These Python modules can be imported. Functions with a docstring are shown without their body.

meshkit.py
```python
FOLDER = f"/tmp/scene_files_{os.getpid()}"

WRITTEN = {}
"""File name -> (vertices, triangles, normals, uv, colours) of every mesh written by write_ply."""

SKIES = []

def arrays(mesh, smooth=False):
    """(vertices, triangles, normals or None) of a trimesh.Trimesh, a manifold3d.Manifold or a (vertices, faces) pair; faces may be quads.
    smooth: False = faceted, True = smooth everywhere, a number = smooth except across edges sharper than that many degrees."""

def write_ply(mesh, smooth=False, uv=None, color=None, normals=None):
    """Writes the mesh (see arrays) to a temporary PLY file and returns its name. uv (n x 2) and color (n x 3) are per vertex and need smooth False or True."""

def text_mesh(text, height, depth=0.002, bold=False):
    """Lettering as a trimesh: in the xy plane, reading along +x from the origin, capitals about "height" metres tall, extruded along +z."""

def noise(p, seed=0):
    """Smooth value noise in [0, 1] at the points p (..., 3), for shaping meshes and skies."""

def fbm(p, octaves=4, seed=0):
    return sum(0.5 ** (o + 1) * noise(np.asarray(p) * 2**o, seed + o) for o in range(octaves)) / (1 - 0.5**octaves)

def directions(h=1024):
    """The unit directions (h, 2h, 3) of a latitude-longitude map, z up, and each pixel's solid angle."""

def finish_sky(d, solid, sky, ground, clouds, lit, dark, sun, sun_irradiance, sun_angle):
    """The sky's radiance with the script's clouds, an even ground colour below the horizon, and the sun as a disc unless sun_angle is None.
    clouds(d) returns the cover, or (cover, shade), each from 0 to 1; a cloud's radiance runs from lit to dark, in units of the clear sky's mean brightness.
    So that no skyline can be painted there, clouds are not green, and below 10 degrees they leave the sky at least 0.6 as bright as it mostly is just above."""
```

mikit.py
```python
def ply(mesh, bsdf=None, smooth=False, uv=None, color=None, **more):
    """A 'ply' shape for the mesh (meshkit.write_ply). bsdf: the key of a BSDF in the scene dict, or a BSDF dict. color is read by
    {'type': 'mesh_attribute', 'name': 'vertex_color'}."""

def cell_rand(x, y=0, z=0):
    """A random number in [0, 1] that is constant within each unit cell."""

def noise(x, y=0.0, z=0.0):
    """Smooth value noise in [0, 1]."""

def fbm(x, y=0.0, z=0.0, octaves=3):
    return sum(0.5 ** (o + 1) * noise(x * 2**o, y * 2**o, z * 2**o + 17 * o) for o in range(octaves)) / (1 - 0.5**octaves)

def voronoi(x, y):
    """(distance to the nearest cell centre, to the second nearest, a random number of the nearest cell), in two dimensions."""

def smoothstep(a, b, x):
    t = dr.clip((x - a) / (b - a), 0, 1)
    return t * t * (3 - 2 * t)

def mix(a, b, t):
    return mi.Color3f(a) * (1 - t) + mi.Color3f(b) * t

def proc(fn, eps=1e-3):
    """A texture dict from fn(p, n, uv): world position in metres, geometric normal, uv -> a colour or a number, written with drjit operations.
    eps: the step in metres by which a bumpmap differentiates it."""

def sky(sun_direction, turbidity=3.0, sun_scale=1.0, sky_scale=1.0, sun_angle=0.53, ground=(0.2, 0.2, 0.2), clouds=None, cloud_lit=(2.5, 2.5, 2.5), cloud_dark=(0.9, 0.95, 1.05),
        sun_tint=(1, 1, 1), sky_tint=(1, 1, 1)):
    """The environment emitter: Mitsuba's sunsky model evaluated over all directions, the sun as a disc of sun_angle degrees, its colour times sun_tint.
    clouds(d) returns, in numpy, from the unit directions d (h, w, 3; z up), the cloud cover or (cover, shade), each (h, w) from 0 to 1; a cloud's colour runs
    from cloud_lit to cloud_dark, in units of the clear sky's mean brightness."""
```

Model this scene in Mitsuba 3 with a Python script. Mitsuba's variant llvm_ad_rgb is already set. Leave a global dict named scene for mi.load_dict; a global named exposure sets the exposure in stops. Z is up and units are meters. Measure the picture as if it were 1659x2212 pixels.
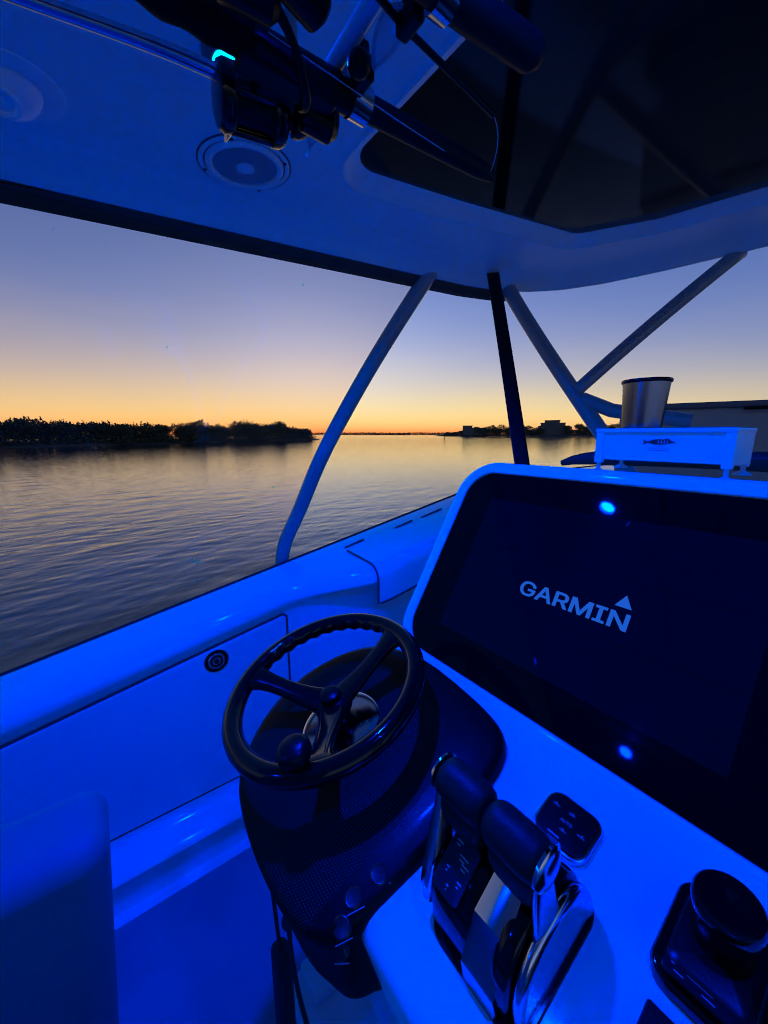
import math, random
import numpy as np, trimesh, mitsuba as mi, drjit as dr
import manifold3d as m3
from shapely.geometry import Polygon, Point, box as sbox
from shapely import affinity
import mikit, meshkit
from mikit import proc, fbm, noise, smoothstep, mix, voronoi

# ------------------------------------------------------------------ camera, sky, lamps' strength, exposure
T = mi.ScalarTransform4f
scene, labels = {}, {}
exposure = 0.0
EYE = np.array([0.0, 0.0, 1.5])
YAW, PITCH = math.radians(53.4), math.atan2(168, 840)
AIM = np.array([-math.sin(YAW) * math.cos(PITCH), math.cos(YAW) * math.cos(PITCH), -math.sin(PITCH)])
scene['camera'] = {'type': 'perspective', 'fov': math.degrees(2 * math.atan(829.5 / 840)), 'fov_axis': 'x', 'near_clip': 0.02, 'far_clip': 20000.0,
                   'to_world': T().look_at(origin=EYE.tolist(), target=(EYE + AIM).tolist(), up=[0, 0, 1])}
SUN_AZ = math.radians(63)


def dusk_veil(d):
    """thin high haze lit from below the horizon by the sun that has set"""
    el = np.degrees(np.arcsin(np.clip(d[..., 2], -1, 1)))
    az = np.arctan2(-d[..., 0], d[..., 1])
    off = np.degrees(np.abs((az - SUN_AZ + np.pi) % (2 * np.pi) - np.pi))
    toward = 0.10 + 0.90 * np.exp(-(off / 64.0) ** 4)
    wisp = meshkit.fbm(np.stack([az * 3.0, el * 0.22, 0 * el], -1), 4, 7) - 0.5
    e = el * (1 + 0.22 * wisp)
    cover = 0.98 * np.exp(-(np.maximum(e - 1.5, 0) / 6.2) ** 1.25) * toward
    shade = 1 - np.exp(-np.maximum(e, 0) / 1.15)
    return np.clip(cover, 0, 1), np.clip(shade, 0, 1)


SUN_EL = math.radians(8)
scene['sky'] = mikit.sky((-math.sin(SUN_AZ) * math.cos(SUN_EL), math.cos(SUN_AZ) * math.cos(SUN_EL), math.sin(SUN_EL)), turbidity=2.0, sun_scale=0.0, sky_scale=2.2,
                         sky_tint=(0.86, 1.20, 2.95), clouds=dusk_veil, cloud_lit=(6.0, 1.05, 0.10), cloud_dark=(7.1, 5.2, 1.8), ground=(0.02, 0.03, 0.04))
# a 469 nm blue lamp: outside the sRGB triangle, so its red coordinate in linear sRGB is below zero
LED = np.array([-345.0, 60.0, 2900.0])

# ------------------------------------------------------------------ materials


def pri(color, rough=0.4, **k):
    d = {'type': 'principled', 'base_color': color if isinstance(color, dict) else {'type': 'rgb', 'value': list(color)}, 'roughness': rough, **k}
    return d


def two(d):
    return {'type': 'twosided', 'bsdf': d}


def bump(d, fn, scale, eps=1e-3):
    return {'type': 'bumpmap', 'arbitrary': proc(fn, eps), 'scale': scale, 'bsdf': d}


def grime(base, amount, f):
    a, b = np.array(base), np.array(base) * (1 - amount)
    return proc(lambda p, n, uv: mix(a.tolist(), b.tolist(), smoothstep(0.35, 0.75, fbm(p.x * f, p.y * f, p.z * f, 3))))


def rub(base, amount, f):
    return proc(lambda p, n, uv: base + amount * (fbm(p.x * f, p.y * f, p.z * f, 3) - 0.5))


M = {}


def mat(key, d):
    scene['mat_' + key] = d
    M[key] = 'mat_' + key


mat('gel', two(pri(grime((0.72, 0.74, 0.77), 0.03, 5.0), rub(0.09, 0.03, 9.0), specular=0.5)))
mat('dash_gel', two(pri(grime((0.74, 0.76, 0.79), 0.025, 14.0), rub(0.08, 0.04, 16.0), specular=0.5)))
mat('gel_satin', two(pri(grime((0.83, 0.84, 0.86), 0.04, 4.0), 0.42, specular=0.4)))
mat('nonskid', two(bump(pri(grime((0.24, 0.25, 0.28), 0.12, 7.0), 0.55), lambda p, n, uv: noise(p.x * 260, p.y * 260, p.z * 260), 0.0006, 5e-4)))
mat('pipe', two(pri(grime((0.26, 0.26, 0.265), 0.08, 8.0), 0.22)))
mat('lamp_ring', two(pri((0.12, 0.12, 0.125), 0.4)))
mat('seam', two(pri((0.05, 0.052, 0.06), 0.6)))
mat('black_gloss', two(pri((0.003, 0.003, 0.0035), 0.08, specular=0.4)))
mat('black_satin', two(pri(grime((0.005, 0.005, 0.0056), 0.4, 30.0), 0.30, specular=0.16)))
mat('black_soft', two(pri((0.005, 0.005, 0.0055), 0.6, specular=0.2)))
mat('black_glass', two(pri((0.002, 0.002, 0.003), rub(0.02, 0.015, 6.0), specular=0.09)))
mat('tinted_glass', two(pri((0.003, 0.003, 0.0035), 0.07, specular=0.32)))
mat('chrome', two({'type': 'roughconductor', 'material': 'Cr', 'alpha': 0.04}))
mat('steel', two({'type': 'roughconductor', 'material': 'Cr', 'alpha': 0.08}))
mat('cup_steel', two({'type': 'roughconductor', 'material': 'Cr', 'alpha': 0.07, 'specular_reflectance': {'type': 'rgb', 'value': [0.28, 0.34, 0.50]}}))
mat('rubber', two(pri((0.02, 0.02, 0.022), 0.7)))
mat('track', two(bump(pri(grime((0.03, 0.03, 0.032), 0.3, 20.0), 0.6), lambda p, n, uv: noise(p.x * 400, p.y * 400, p.z * 400), 0.0005, 4e-4)))
mat('vinyl', two(bump(pri(grime((0.17, 0.175, 0.20), 0.12, 6.0), 0.6), lambda p, n, uv: fbm(p.x * 350, p.y * 350, p.z * 350, 2), 0.0007, 5e-4)))
mat('clear', {'type': 'principledthin', 'base_color': {'type': 'rgb', 'value': [0.75, 0.78, 0.82]}, 'roughness': 0.15, 'diff_trans': 1.1, 'spec_trans': 0.1})
mat('poly', two(pri(grime((0.70, 0.71, 0.73), 0.06, 12.0), 0.4)))
mat('ink', two(pri((0.02, 0.02, 0.025), 0.5)))
mat('print', two(pri((0.35, 0.36, 0.38), 0.5)))
mat('line', two(pri((0.6, 0.6, 0.58), 0.3)))
mat('grip', two(bump(pri((0.010, 0.010, 0.011), 0.5, specular=0.25), lambda p, n, uv: noise(p.x * 500, p.y * 500, p.z * 500), 0.0002, 4e-4)))
mat('foliage', two(pri(proc(lambda p, n, uv: mix((0.03, 0.045, 0.02), (0.07, 0.08, 0.035), noise(p.x * 0.8, p.y * 0.8, p.z * 0.8))), 0.7)))
mat('bark', two(pri((0.06, 0.045, 0.035), 0.9)))
mat('land', two(pri(grime((0.07, 0.07, 0.05), 0.5, 0.3), 0.9)))
mat('house', two(pri(grime((0.09, 0.085, 0.08), 0.2, 0.3), 0.8)))
mat('roofing', two(pri((0.06, 0.055, 0.055), 0.8)))
mat('pane', two(pri((0.02, 0.02, 0.025), 0.08)))
mat('curtain', {'type': 'thindielectric', 'int_ior': 1.22, 'specular_transmittance': {'type': 'rgb', 'value': [1.0, 0.87, 0.79]}})

# helm pod: a woven mesh panel inside a smooth satin border (wheel frame coordinates)
WC = np.array([-0.588, 0.299, 1.045])
WT = 0.307
WV, WN = np.array([0, math.cos(WT), math.sin(WT)]), np.array([0, -math.sin(WT), math.cos(WT)])


def pod_uvs(p):
    y, z = p.y - WC[1], p.z - WC[2]
    return p.x - WC[0], y * WV[1] + z * WV[2], -(y * WN[1] + z * WN[2])


def pod_mask(p):
    u, v, s = pod_uvs(p)
    ax = (u - 0.065 - 0.35 * dr.maximum(s - 0.12, 0)) / (0.165 - 0.32 * dr.maximum(s - 0.12, 0))
    ay = (v + 0.06) / 0.205
    r = ax * ax * dr.abs(ax) + dr.select(ay > 0, ay * ay * ay, 0)
    return (1 - smoothstep(0.92, 1.0, r)) * (1 - smoothstep(0.25, 0.27, s))


def weave(p):
    u, v, s = pod_uvs(p)
    w = v - s
    a, b = u / 0.0042, w / 0.0042
    row = dr.floor(b)
    a = a + 0.5 * (row - 2 * dr.floor(row / 2))
    fa, fb = a - dr.floor(a) - 0.5, b - row - 0.5
    return 1 - smoothstep(0.18, 0.36, dr.sqrt(fa * fa + fb * fb))


mat('pod', two(bump(pri(proc(lambda p, n, uv: mix((0.004, 0.004, 0.0045), (0.003, 0.003, 0.0035), pod_mask(p)) + mi.Color3f(0.034) * (pod_mask(p) * weave(p))),
                        proc(lambda p, n, uv: 0.40 + 0.10 * pod_mask(p)), specular=0.08, clearcoat=0.12, clearcoat_gloss=0.97),
                    lambda p, n, uv: pod_mask(p) * weave(p), 0.0006, 5e-4)))

# ------------------------------------------------------------------ mesh helpers


def cat(*ms):
    out = []
    for m in ms:
        out += list(m) if isinstance(m, (list, tuple)) else [m]
    return trimesh.util.concatenate(out)


def tm(v, f):
    return trimesh.Trimesh(np.asarray(v, float), np.asarray(f, int), process=False)


def frame(o, x, y, z):
    m = np.eye(4)
    m[:3, 0], m[:3, 1], m[:3, 2], m[:3, 3] = x, y, z, o
    return m


def put(mesh, m):
    mesh = mesh.copy()
    mesh.apply_transform(m)
    return mesh


def loft(rings, closed=True, cap=True):
    r = np.asarray(rings, float)
    n, k = r.shape[:2]
    v, f = r.reshape(-1, 3), []
    for i in range(n - 1):
        for j in range(k if closed else k - 1):
            a, b = i * k + j, i * k + (j + 1) % k
            f += [[a, b, b + k], [a, b + k, a + k]]
    v = list(v)
    if cap and closed:
        for i, flip in ((0, True), (n - 1, False)):
            c = len(v)
            v.append(r[i].mean(0))
            for j in range(k):
                a, b = i * k + j, i * k + (j + 1) % k
                f.append([b, a, c] if flip else [a, b, c])
    m = tm(v, f)
    return m


def tube(pts, rad, sides=14, cap=True, smooth=0):
    p = np.asarray(pts, float)
    if smooth:
        from scipy.interpolate import CubicSpline
        d = np.r_[0, np.cumsum(np.linalg.norm(np.diff(p, axis=0), axis=1))]
        s = np.linspace(0, d[-1], smooth)
        if np.ndim(rad):
            rad = np.interp(s, d, rad)
        p = CubicSpline(d, p)(s)
    rad = np.broadcast_to(rad, (len(p),))
    t = np.gradient(p, axis=0)
    t /= np.linalg.norm(t, axis=1, keepdims=True)
    a = np.cross(t[0], [0, 0, 1] if abs(t[0][2]) < 0.9 else [1, 0, 0])
    rings = []
    g = np.arange(sides) * 2 * np.pi / sides
    for i in range(len(p)):
        a = a - t[i] * (a @ t[i])
        a /= np.linalg.norm(a)
        b = np.cross(t[i], a)
        rings.append(p[i] + rad[i] * (np.cos(g)[:, None] * a + np.sin(g)[:, None] * b))
    return loft(rings, True, cap)


def lathe(profile, m=None, sides=40):
    """(r, h) pairs turned about +z"""
    g = np.arange(sides) * 2 * np.pi / sides
    rings = [np.stack([r * np.cos(g), r * np.sin(g), 0 * g + h], -1) for r, h in profile]
    me = loft(rings, True, True)
    return put(me, m) if m is not None else me


def rbox(lo, hi, r, m=None, seg=12):
    """box with rounded edges"""
    lo, hi = np.array(lo, float), np.array(hi, float)
    r = min(r, *(0.499 * (hi - lo)))
    s = m3.Manifold.sphere(r, seg * 2)
    ms = [s.translate([float(c) for c in (x, y, z)]) for x in (lo[0] + r, hi[0] - r) for y in (lo[1] + r, hi[1] - r) for z in (lo[2] + r, hi[2] - r)]
    me = man(m3.Manifold.batch_hull(ms))
    return put(me, m) if m is not None else me


def man(mf):
    k = mf.to_mesh()
    return trimesh.Trimesh(k.vert_properties[:, :3].copy(), k.tri_verts.copy(), process=False)


def ext(poly, h, m=None, z0=0.0):
    me = cat([trimesh.creation.extrude_polygon(g, h, engine='earcut') for g in getattr(poly, 'geoms', [poly])])
    me.apply_translation([0, 0, z0])
    return put(me, m) if m is not None else me


def rrect(x0, y0, x1, y1, r, n=10):
    return sbox(x0 + r, y0 + r, x1 - r, y1 - r).buffer(r, quad_segs=n)


def plate(poly, h, bev, m=None, z0=0.0):
    """extruded polygon with a bevelled top edge"""
    p = np.array(poly.exterior.coords)[:-1]
    if not poly.exterior.is_ccw:
        p = p[::-1]
    e = np.roll(p, -1, 0) - np.roll(p, 1, 0)
    nrm = np.stack([e[:, 1], -e[:, 0]], -1)
    nrm /= np.linalg.norm(nrm, axis=1, keepdims=True)
    rings = []
    for i, z in ((0, 0), (0, h - bev), (bev * 0.3, h - bev * 0.3), (bev, h)):
        q = p - nrm * i
        rings.append(np.c_[q, np.full(len(q), z0 + z)])
    me = loft(rings, True, True)
    return put(me, m) if m is not None else me


def sweep_outline(pts, profile, closed=True):
    """profile (inward i, height h) swept along an xy outline (counter-clockwise); returns mesh in outline coordinates"""
    p = np.asarray(pts, float)
    if closed:
        e = np.roll(p, -1, 0) - np.roll(p, 1, 0)
    else:
        e = np.gradient(p, axis=0)
    nin = np.stack([-e[:, 1], e[:, 0]], -1)
    nin /= np.linalg.norm(nin, axis=1, keepdims=True)
    rings = [np.c_[p + nin * i, np.full(len(p), h)] for i, h in profile]
    return loft(rings, closed, False)


def add(key, mesh, m, parent=None, smooth=30, label=None, category=None, group=None, kind=None, **more):
    base = (parent + '__' if parent else '') + key
    k, i = base, 0
    while k in scene or k in labels:
        i += 1
        k = f'{base}_{i:03d}'
    scene[k] = mikit.ply(mesh, M[m] if m else None, smooth=smooth, **more)
    d = {a: b for a, b in (('label', label), ('category', category), ('group', group), ('kind', kind)) if b}
    if d:
        labels[k] = d
    return k


def thing(key, label, category, group=None, kind=None):
    k, i = key, 0
    while k in labels or k in scene:
        i += 1
        k = f'{key}_{i:03d}'
    labels[k] = {a: b for a, b in (('label', label), ('category', category), ('group', group), ('kind', kind)) if b}
    return k


def chaikin(p, n=2):
    p = np.asarray(p, float)
    for _ in range(n):
        q = np.roll(p, -1, 0)
        p = np.stack([0.75 * p + 0.25 * q, 0.25 * p + 0.75 * q], 1).reshape(-1, p.shape[1])
    return p


# ------------------------------------------------------------------ water and the land round it
WATER = -0.75


def water_mesh():
    rr = np.concatenate([np.linspace(0.4, 12, 230), np.geomspace(12.06, 160, 330), np.geomspace(165, 9000, 60)])
    # finer to port, the open side
    a = np.radians(np.concatenate([np.linspace(80, 215, 900, endpoint=False), np.linspace(215, 440, 170, endpoint=False)]))
    R, A = np.meshgrid(rr, a, indexing='ij')
    x, y = R * np.cos(A), R * np.sin(A)
    rng = np.random.default_rng(5)
    z = np.zeros_like(x)
    step = np.maximum(np.gradient(rr)[:, None] * np.ones_like(A), R * 0.0026)
    for i in range(46):
        lam = 0.22 * (1.7 / 0.22) ** (i / 45.0)
        th = math.radians(200) + rng.normal(0, 0.52)
        k = 2 * np.pi / lam
        amp = 0.00088 * lam ** 0.5
        fade = np.clip(1.6 - step / (lam * 0.28), 0, 1)
        warp = 1.1 * meshkit.noise(np.stack([x * 0.22, y * 0.22, 0 * x + i], -1), i)
        z += 0.9 * amp * fade * np.sin(k * (x * np.cos(th) + y * np.sin(th)) + rng.uniform(0, 6.28) + 2.5 * warp)
    patch = 0.55 + 0.9 * meshkit.fbm(np.stack([x * 0.05, y * 0.11, 0 * x], -1), 3, 3)
    v = np.stack([x, y, WATER + z * patch], -1)
    me = loft(v, True, False)
    if me.face_normals[:, 2].mean() < 0:
        me.invert()
    return me


mat('water', bump(pri((0.008, 0.012, 0.016), 0.05, eta=2.0),
                  lambda p, n, uv: fbm(p.x * 8.0 + 2.4 * p.y, p.y * 3.4 - 1.2 * p.x, 0, 3) + 0.8 * noise(p.x * 2.6 + 0.8 * p.y, p.y * 1.1 - 0.4 * p.x, 5.0), 0.0062, 0.015))
add('water', water_mesh(), 'water', smooth=True, kind='structure', label='calm rippled dusk water mirroring the orange horizon')

R0 = random.Random(11)
NR = np.random.default_rng(11)


def shore_strip(pts, width, top, key, label):
    p = np.asarray(pts, float)
    e = np.gradient(p, axis=0)
    nn = np.stack([e[:, 1], -e[:, 0]], -1)
    nn /= np.linalg.norm(nn, axis=1, keepdims=True)
    if (nn[len(p) // 2] @ p[len(p) // 2]) < 0:
        nn = -nn
    prof = [(-0.6, -0.3), (0.0, 0.05), (0.9, 0.35), (3.0, top * 0.7), (width * 0.5, top), (width, 0.4), (width + 1, -0.4)]
    rings = []
    for o, h in prof:
        j = NR.normal(0, 0.12, len(p)) * (h > 0.1)
        rings.append(np.c_[p + nn * (o + NR.normal(0, 0.25, (len(p), 1)) * (o > -0.1)), WATER + h + j])
    add(key, loft(rings, False, False), 'land', smooth=40, kind='structure', label=label)
    return p, nn


def resample(pts, n):
    p = np.asarray(pts, float)
    d = np.r_[0, np.cumsum(np.linalg.norm(np.diff(p, axis=0), axis=1))]
    s = np.linspace(0, d[-1], n)
    return np.stack([np.interp(s, d, p[:, i]) for i in range(p.shape[1])], -1)


def leaf_mesh(centers, size, rng):
    n = len(centers)
    a = rng.normal(size=(n, 3))
    a /= np.linalg.norm(a, axis=1, keepdims=True)
    b = np.cross(a, rng.normal(size=(n, 3)))
    b /= np.linalg.norm(b, axis=1, keepdims=True)
    s = size * rng.uniform(0.6, 1.4, (n, 1))
    v = np.stack([centers - a * s, centers + b * s * 0.55, centers + a * s, centers - b * s * 0.55], 1).reshape(-1, 3)
    i = np.arange(n)[:, None] * 4
    f = np.concatenate([i + [0, 1, 2], i + [0, 2, 3]])
    return tm(v, f)


def tree(x, y, z0, h, w, leaf, n, label, group, seed, spiky=0.25, key='shore_tree', category='tree'):
    rng = np.random.default_rng(seed)
    t = thing(key, label, category, group)
    lean = rng.normal(0, 0.05, 2) * h
    trunk = [tube([[x, y, z0 - 0.3], [x + lean[0] * 0.4, y + lean[1] * 0.4, z0 + h * 0.35], [x + lean[0], y + lean[1], z0 + h * 0.75]], [0.035 * h, 0.025 * h, 0.008 * h], 6)]
    lobes = []
    for k in range(9):
        ang, rr = rng.uniform(0, 6.28), rng.uniform(0.1, 0.62) * w * 0.5
        c = np.array([x + lean[0] * 0.6 + rr * math.cos(ang), y + lean[1] * 0.6 + rr * math.sin(ang), z0 + h * rng.uniform(0.30, 0.80)])
        rad = np.array([w * rng.uniform(0.20, 0.34), w * rng.uniform(0.20, 0.34), h * rng.uniform(0.14, 0.24)])
        rad[2] = min(rad[2], z0 + h - c[2])
        lobes.append((c, rad))
        trunk.append(tube([[x + lean[0] * 0.3, y + lean[1] * 0.3, z0 + h * 0.25], c], [0.014 * h, 0.004 * h], 5))
    cs = []
    for c, rad in lobes:
        q = rng.normal(size=(n // 9, 3))
        q /= np.linalg.norm(q, axis=1, keepdims=True)
        q *= rng.uniform(0.25, 1.0, (len(q), 1)) ** 0.4
        cs.append(c + q * rad)
    # upright shoots that break the outline
    for k in range(int(14 * spiky * 4)):
        c, rad = lobes[rng.integers(9)]
        top = c + np.array([rng.uniform(-0.6, 0.6) * rad[0], rng.uniform(-0.6, 0.6) * rad[1], rad[2] * 0.75])
        L = rng.uniform(0.06, 0.14) * h
        s = np.linspace(0, 1, 7)[:, None]
        cs.append(top + s * np.array([rng.normal(0, 0.2) * L, rng.normal(0, 0.2) * L, L]) + rng.normal(0, leaf * 0.25, (7, 3)))
    # skirt of brush down to the ground
    q = rng.normal(size=(n // 5, 3)) * np.array([w * 0.28, w * 0.28, 0])
    q[:, 2] = rng.uniform(0, h * 0.4, len(q))
    cs.append(np.array([x, y, z0]) + q)
    add('trunk', cat(trunk), 'bark', t)
    add('crown', leaf_mesh(np.concatenate(cs), leaf, rng), 'foliage', t, smooth=False)
    return t


# dark island to port
isl = resample([(-46, -60), (-69, -23.5), (-88, -12), (-97, 0.2), (-103, 11.2), (-119, 33), (-137, 66), (-150, 78)], 60)
ip, inn = shore_strip(isl, 26, 0.9, 'island', 'low dark marsh island with a thin muddy beach across the water')
HT = [(-23, 5.2), (-5, 4.9), (5, 5.0), (12, 5.1), (17, 6.0), (22, 5.7), (27, 4.9), (34, 6.2), (40, 5.9), (46, 5.2), (52, 6.4), (57, 5.9), (62, 5.0), (68, 5.4), (74, 3.2), (80, 2.0)]
for i in range(80):
    f = i / 79.0
    j = min(int(f * 56), 55)
    b, nn = ip[j] * (1 - (f * 56 - j)) + ip[j + 1] * (f * 56 - j), inn[j]
    back = R0.uniform(0.8, 7.0)
    pos = b + nn * back + np.array([R0.uniform(-0.6, 0.6), R0.uniform(-0.6, 0.6)])
    h = np.interp(pos[1], *zip(*HT)) * R0.uniform(0.70, 1.0)
    tree(pos[0], pos[1], WATER + 0.3, h, max(4.2, h * R0.uniform(1.25, 1.6)), 0.21, 2200, 'small low dark bush at the right tip of the island' if i == 79 else 'dark bushy evergreen in the row of trees along the island shore', 'trees along the dark island', 100 + i, spiky=0.5)
# lower brush along the beach of the island
bc = []
for i in range(2600):
    j = NR.integers(0, 57)
    s = NR.uniform()
    b = ip[j] * (1 - s) + ip[j + 1] * s + inn[j] * abs(NR.normal(1.6, 1.0))
    bc.append([b[0], b[1], WATER + 0.2 + NR.uniform(0, 1.0)])
add('shore_brush', leaf_mesh(np.array(bc), 0.26, NR), 'foliage', smooth=False, kind='stuff', label='low dark brush along the island beach', category='brush')


def az_pt(px, dist):
    """a bearing measured in degrees to port of the bow"""
    a = math.radians(px)
    return np.array([-math.sin(a) * dist, math.cos(a) * dist])


# far low shore
far = np.array([az_pt(a, 1500 + 200 * math.sin(a * 0.21)) for a in np.linspace(75, -35, 70)])
fp, fnn = shore_strip(far, 60, 1.5, 'far_shore', 'thin far shoreline on the horizon')
fc = []
for i in range(9000):
    j = NR.integers(0, 68)
    s = NR.uniform()
    b = fp[j] * (1 - s) + fp[j + 1] * s + fnn[j] * NR.uniform(4, 25)
    hh = 4.5 + 5.0 * float(meshkit.noise(np.array([[b[0] * 0.012, b[1] * 0.012, 0]]))[0])
    fc.append([b[0], b[1], WATER + NR.uniform(0, 1) ** 0.8 * hh])
add('far_treeline', leaf_mesh(np.array(fc), 2.6, NR), 'foliage', smooth=False, kind='stuff', label='thin dark line of far trees on the horizon', category='treeline')

# right-hand shore with houses
rs = np.array([az_pt(a, d) for a, d in ((46, 560), (43.5, 520), (40, 470), (36, 455), (32, 450), (28, 445), (24, 440), (20, 440), (12, 450), (0, 480), (-14, 540))])
rp, rnn = shore_strip(resample(rs, 80), 60, 1.6, 'right_shore', 'low dark shore with houses and trees to the right of the bow')


def house(az, dist, w, h, d, key, label, category, tiers, seed):
    t = thing(key, label, category)
    c = az_pt(az, dist)
    out = c / np.linalg.norm(c)
    side = np.array([out[1], -out[0]])
    z = WATER + 1.0
    rng = np.random.default_rng(seed)
    wall, roof = [], []
    for (x0, x1, z0, z1) in tiers:
        lo, hi = np.array([x0 * w, 0, z0 * h]), np.array([x1 * w, d, z1 * h])
        me = trimesh.creation.box(bounds=[lo, hi])
        m = frame([c[0], c[1], z], [side[0], side[1], 0], [out[0], out[1], 0], [0, 0, 1])
        wall.append(put(me, m))
        roof.append(put(trimesh.creation.box(bounds=[[lo[0] - 0.5, -0.5, hi[2]], [hi[0] + 0.5, d + 0.5, hi[2] + 0.5]]), m))
        nz = max(1, int((z1 - z0) * h / 3.4))
        nx = max(2, int((x1 - x0) * w / 3.2))
        for a in range(nx):
            for b in range(nz):
                cx, cz = lo[0] + (a + 0.5) * (hi[0] - lo[0]) / nx, lo[2] + (b + 0.45) * (hi[2] - lo[2]) / nz
                f = add('window', put(trimesh.creation.box(bounds=[[cx - 0.8, -0.14, cz - 0.9], [cx + 0.8, 0.06, cz + 0.9]]), m), 'roofing', t)
                add('pane', put(trimesh.creation.box(bounds=[[cx - 0.65, -0.17, cz - 0.75], [cx + 0.65, -0.10, cz + 0.75]]), m), 'pane', f)
    add('wall', cat(wall), 'house', t)
    add('roof', cat(roof), 'roofing', t)


house(30.3, 462, 31, 15.5, 14, 'beach_house', 'flat roofed stepped house rising above the trees on the right shore', 'house',
      [(-0.5, 0.5, 0, 0.62), (-0.42, 0.36, 0.62, 0.82), (-0.30, 0.18, 0.82, 1.0)], 1)
house(40.6, 470, 26, 10.5, 12, 'waterfront_house', 'low flat roofed house at the tip of the right shore beside the trees', 'house', [(-0.5, 0.5, 0, 0.75), (-0.5, -0.1, 0.75, 1.0)], 2)
for i, (az, d, h, w) in enumerate([(41.0, 470, 9, 12), (40.2, 468, 11.5, 13), (39.0, 466, 13.5, 15), (38.0, 462, 13.5, 15), (37.0, 462, 14.5, 15), (36.0, 460, 13.8, 15), (35.0, 460, 14, 14), (34.0, 458, 12.5, 13),
                                   (33.0, 455, 11.0, 12), (32.2, 455, 9.5, 11), (28.2, 452, 11.5, 13), (27.2, 450, 13.5, 15), (26.2, 450, 13.2, 14), (25.0, 448, 12.0, 14), (23.8, 446, 14, 15), (22.6, 446, 12.5, 14),
                                   (21.2, 446, 12, 14), (19.6, 446, 13, 14), (42.0, 490, 6.5, 11), (43.2, 515, 5.5, 12), (44.3, 530, 5.0, 12)]):
    c = az_pt(az, d + 6)
    tree(c[0], c[1], WATER + 0.6, h * 0.95, w * 1.1, 0.5, 2200, 'dark rounded tree on the shore among the houses right of the bow', 'trees on the right shore', 300 + i, spiky=0.05)


def dot(key, c, r, rad, label):
    k = thing(key, label, 'light')
    scene[k] = mikit.ply(trimesh.creation.icosphere(subdivisions=2, radius=r).apply_translation(c), {'type': 'diffuse'}, smooth=True, emitter={'type': 'area', 'sampling_weight': 0.1, 'radiance': {'type': 'rgb', 'value': rad}})
    return k


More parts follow.
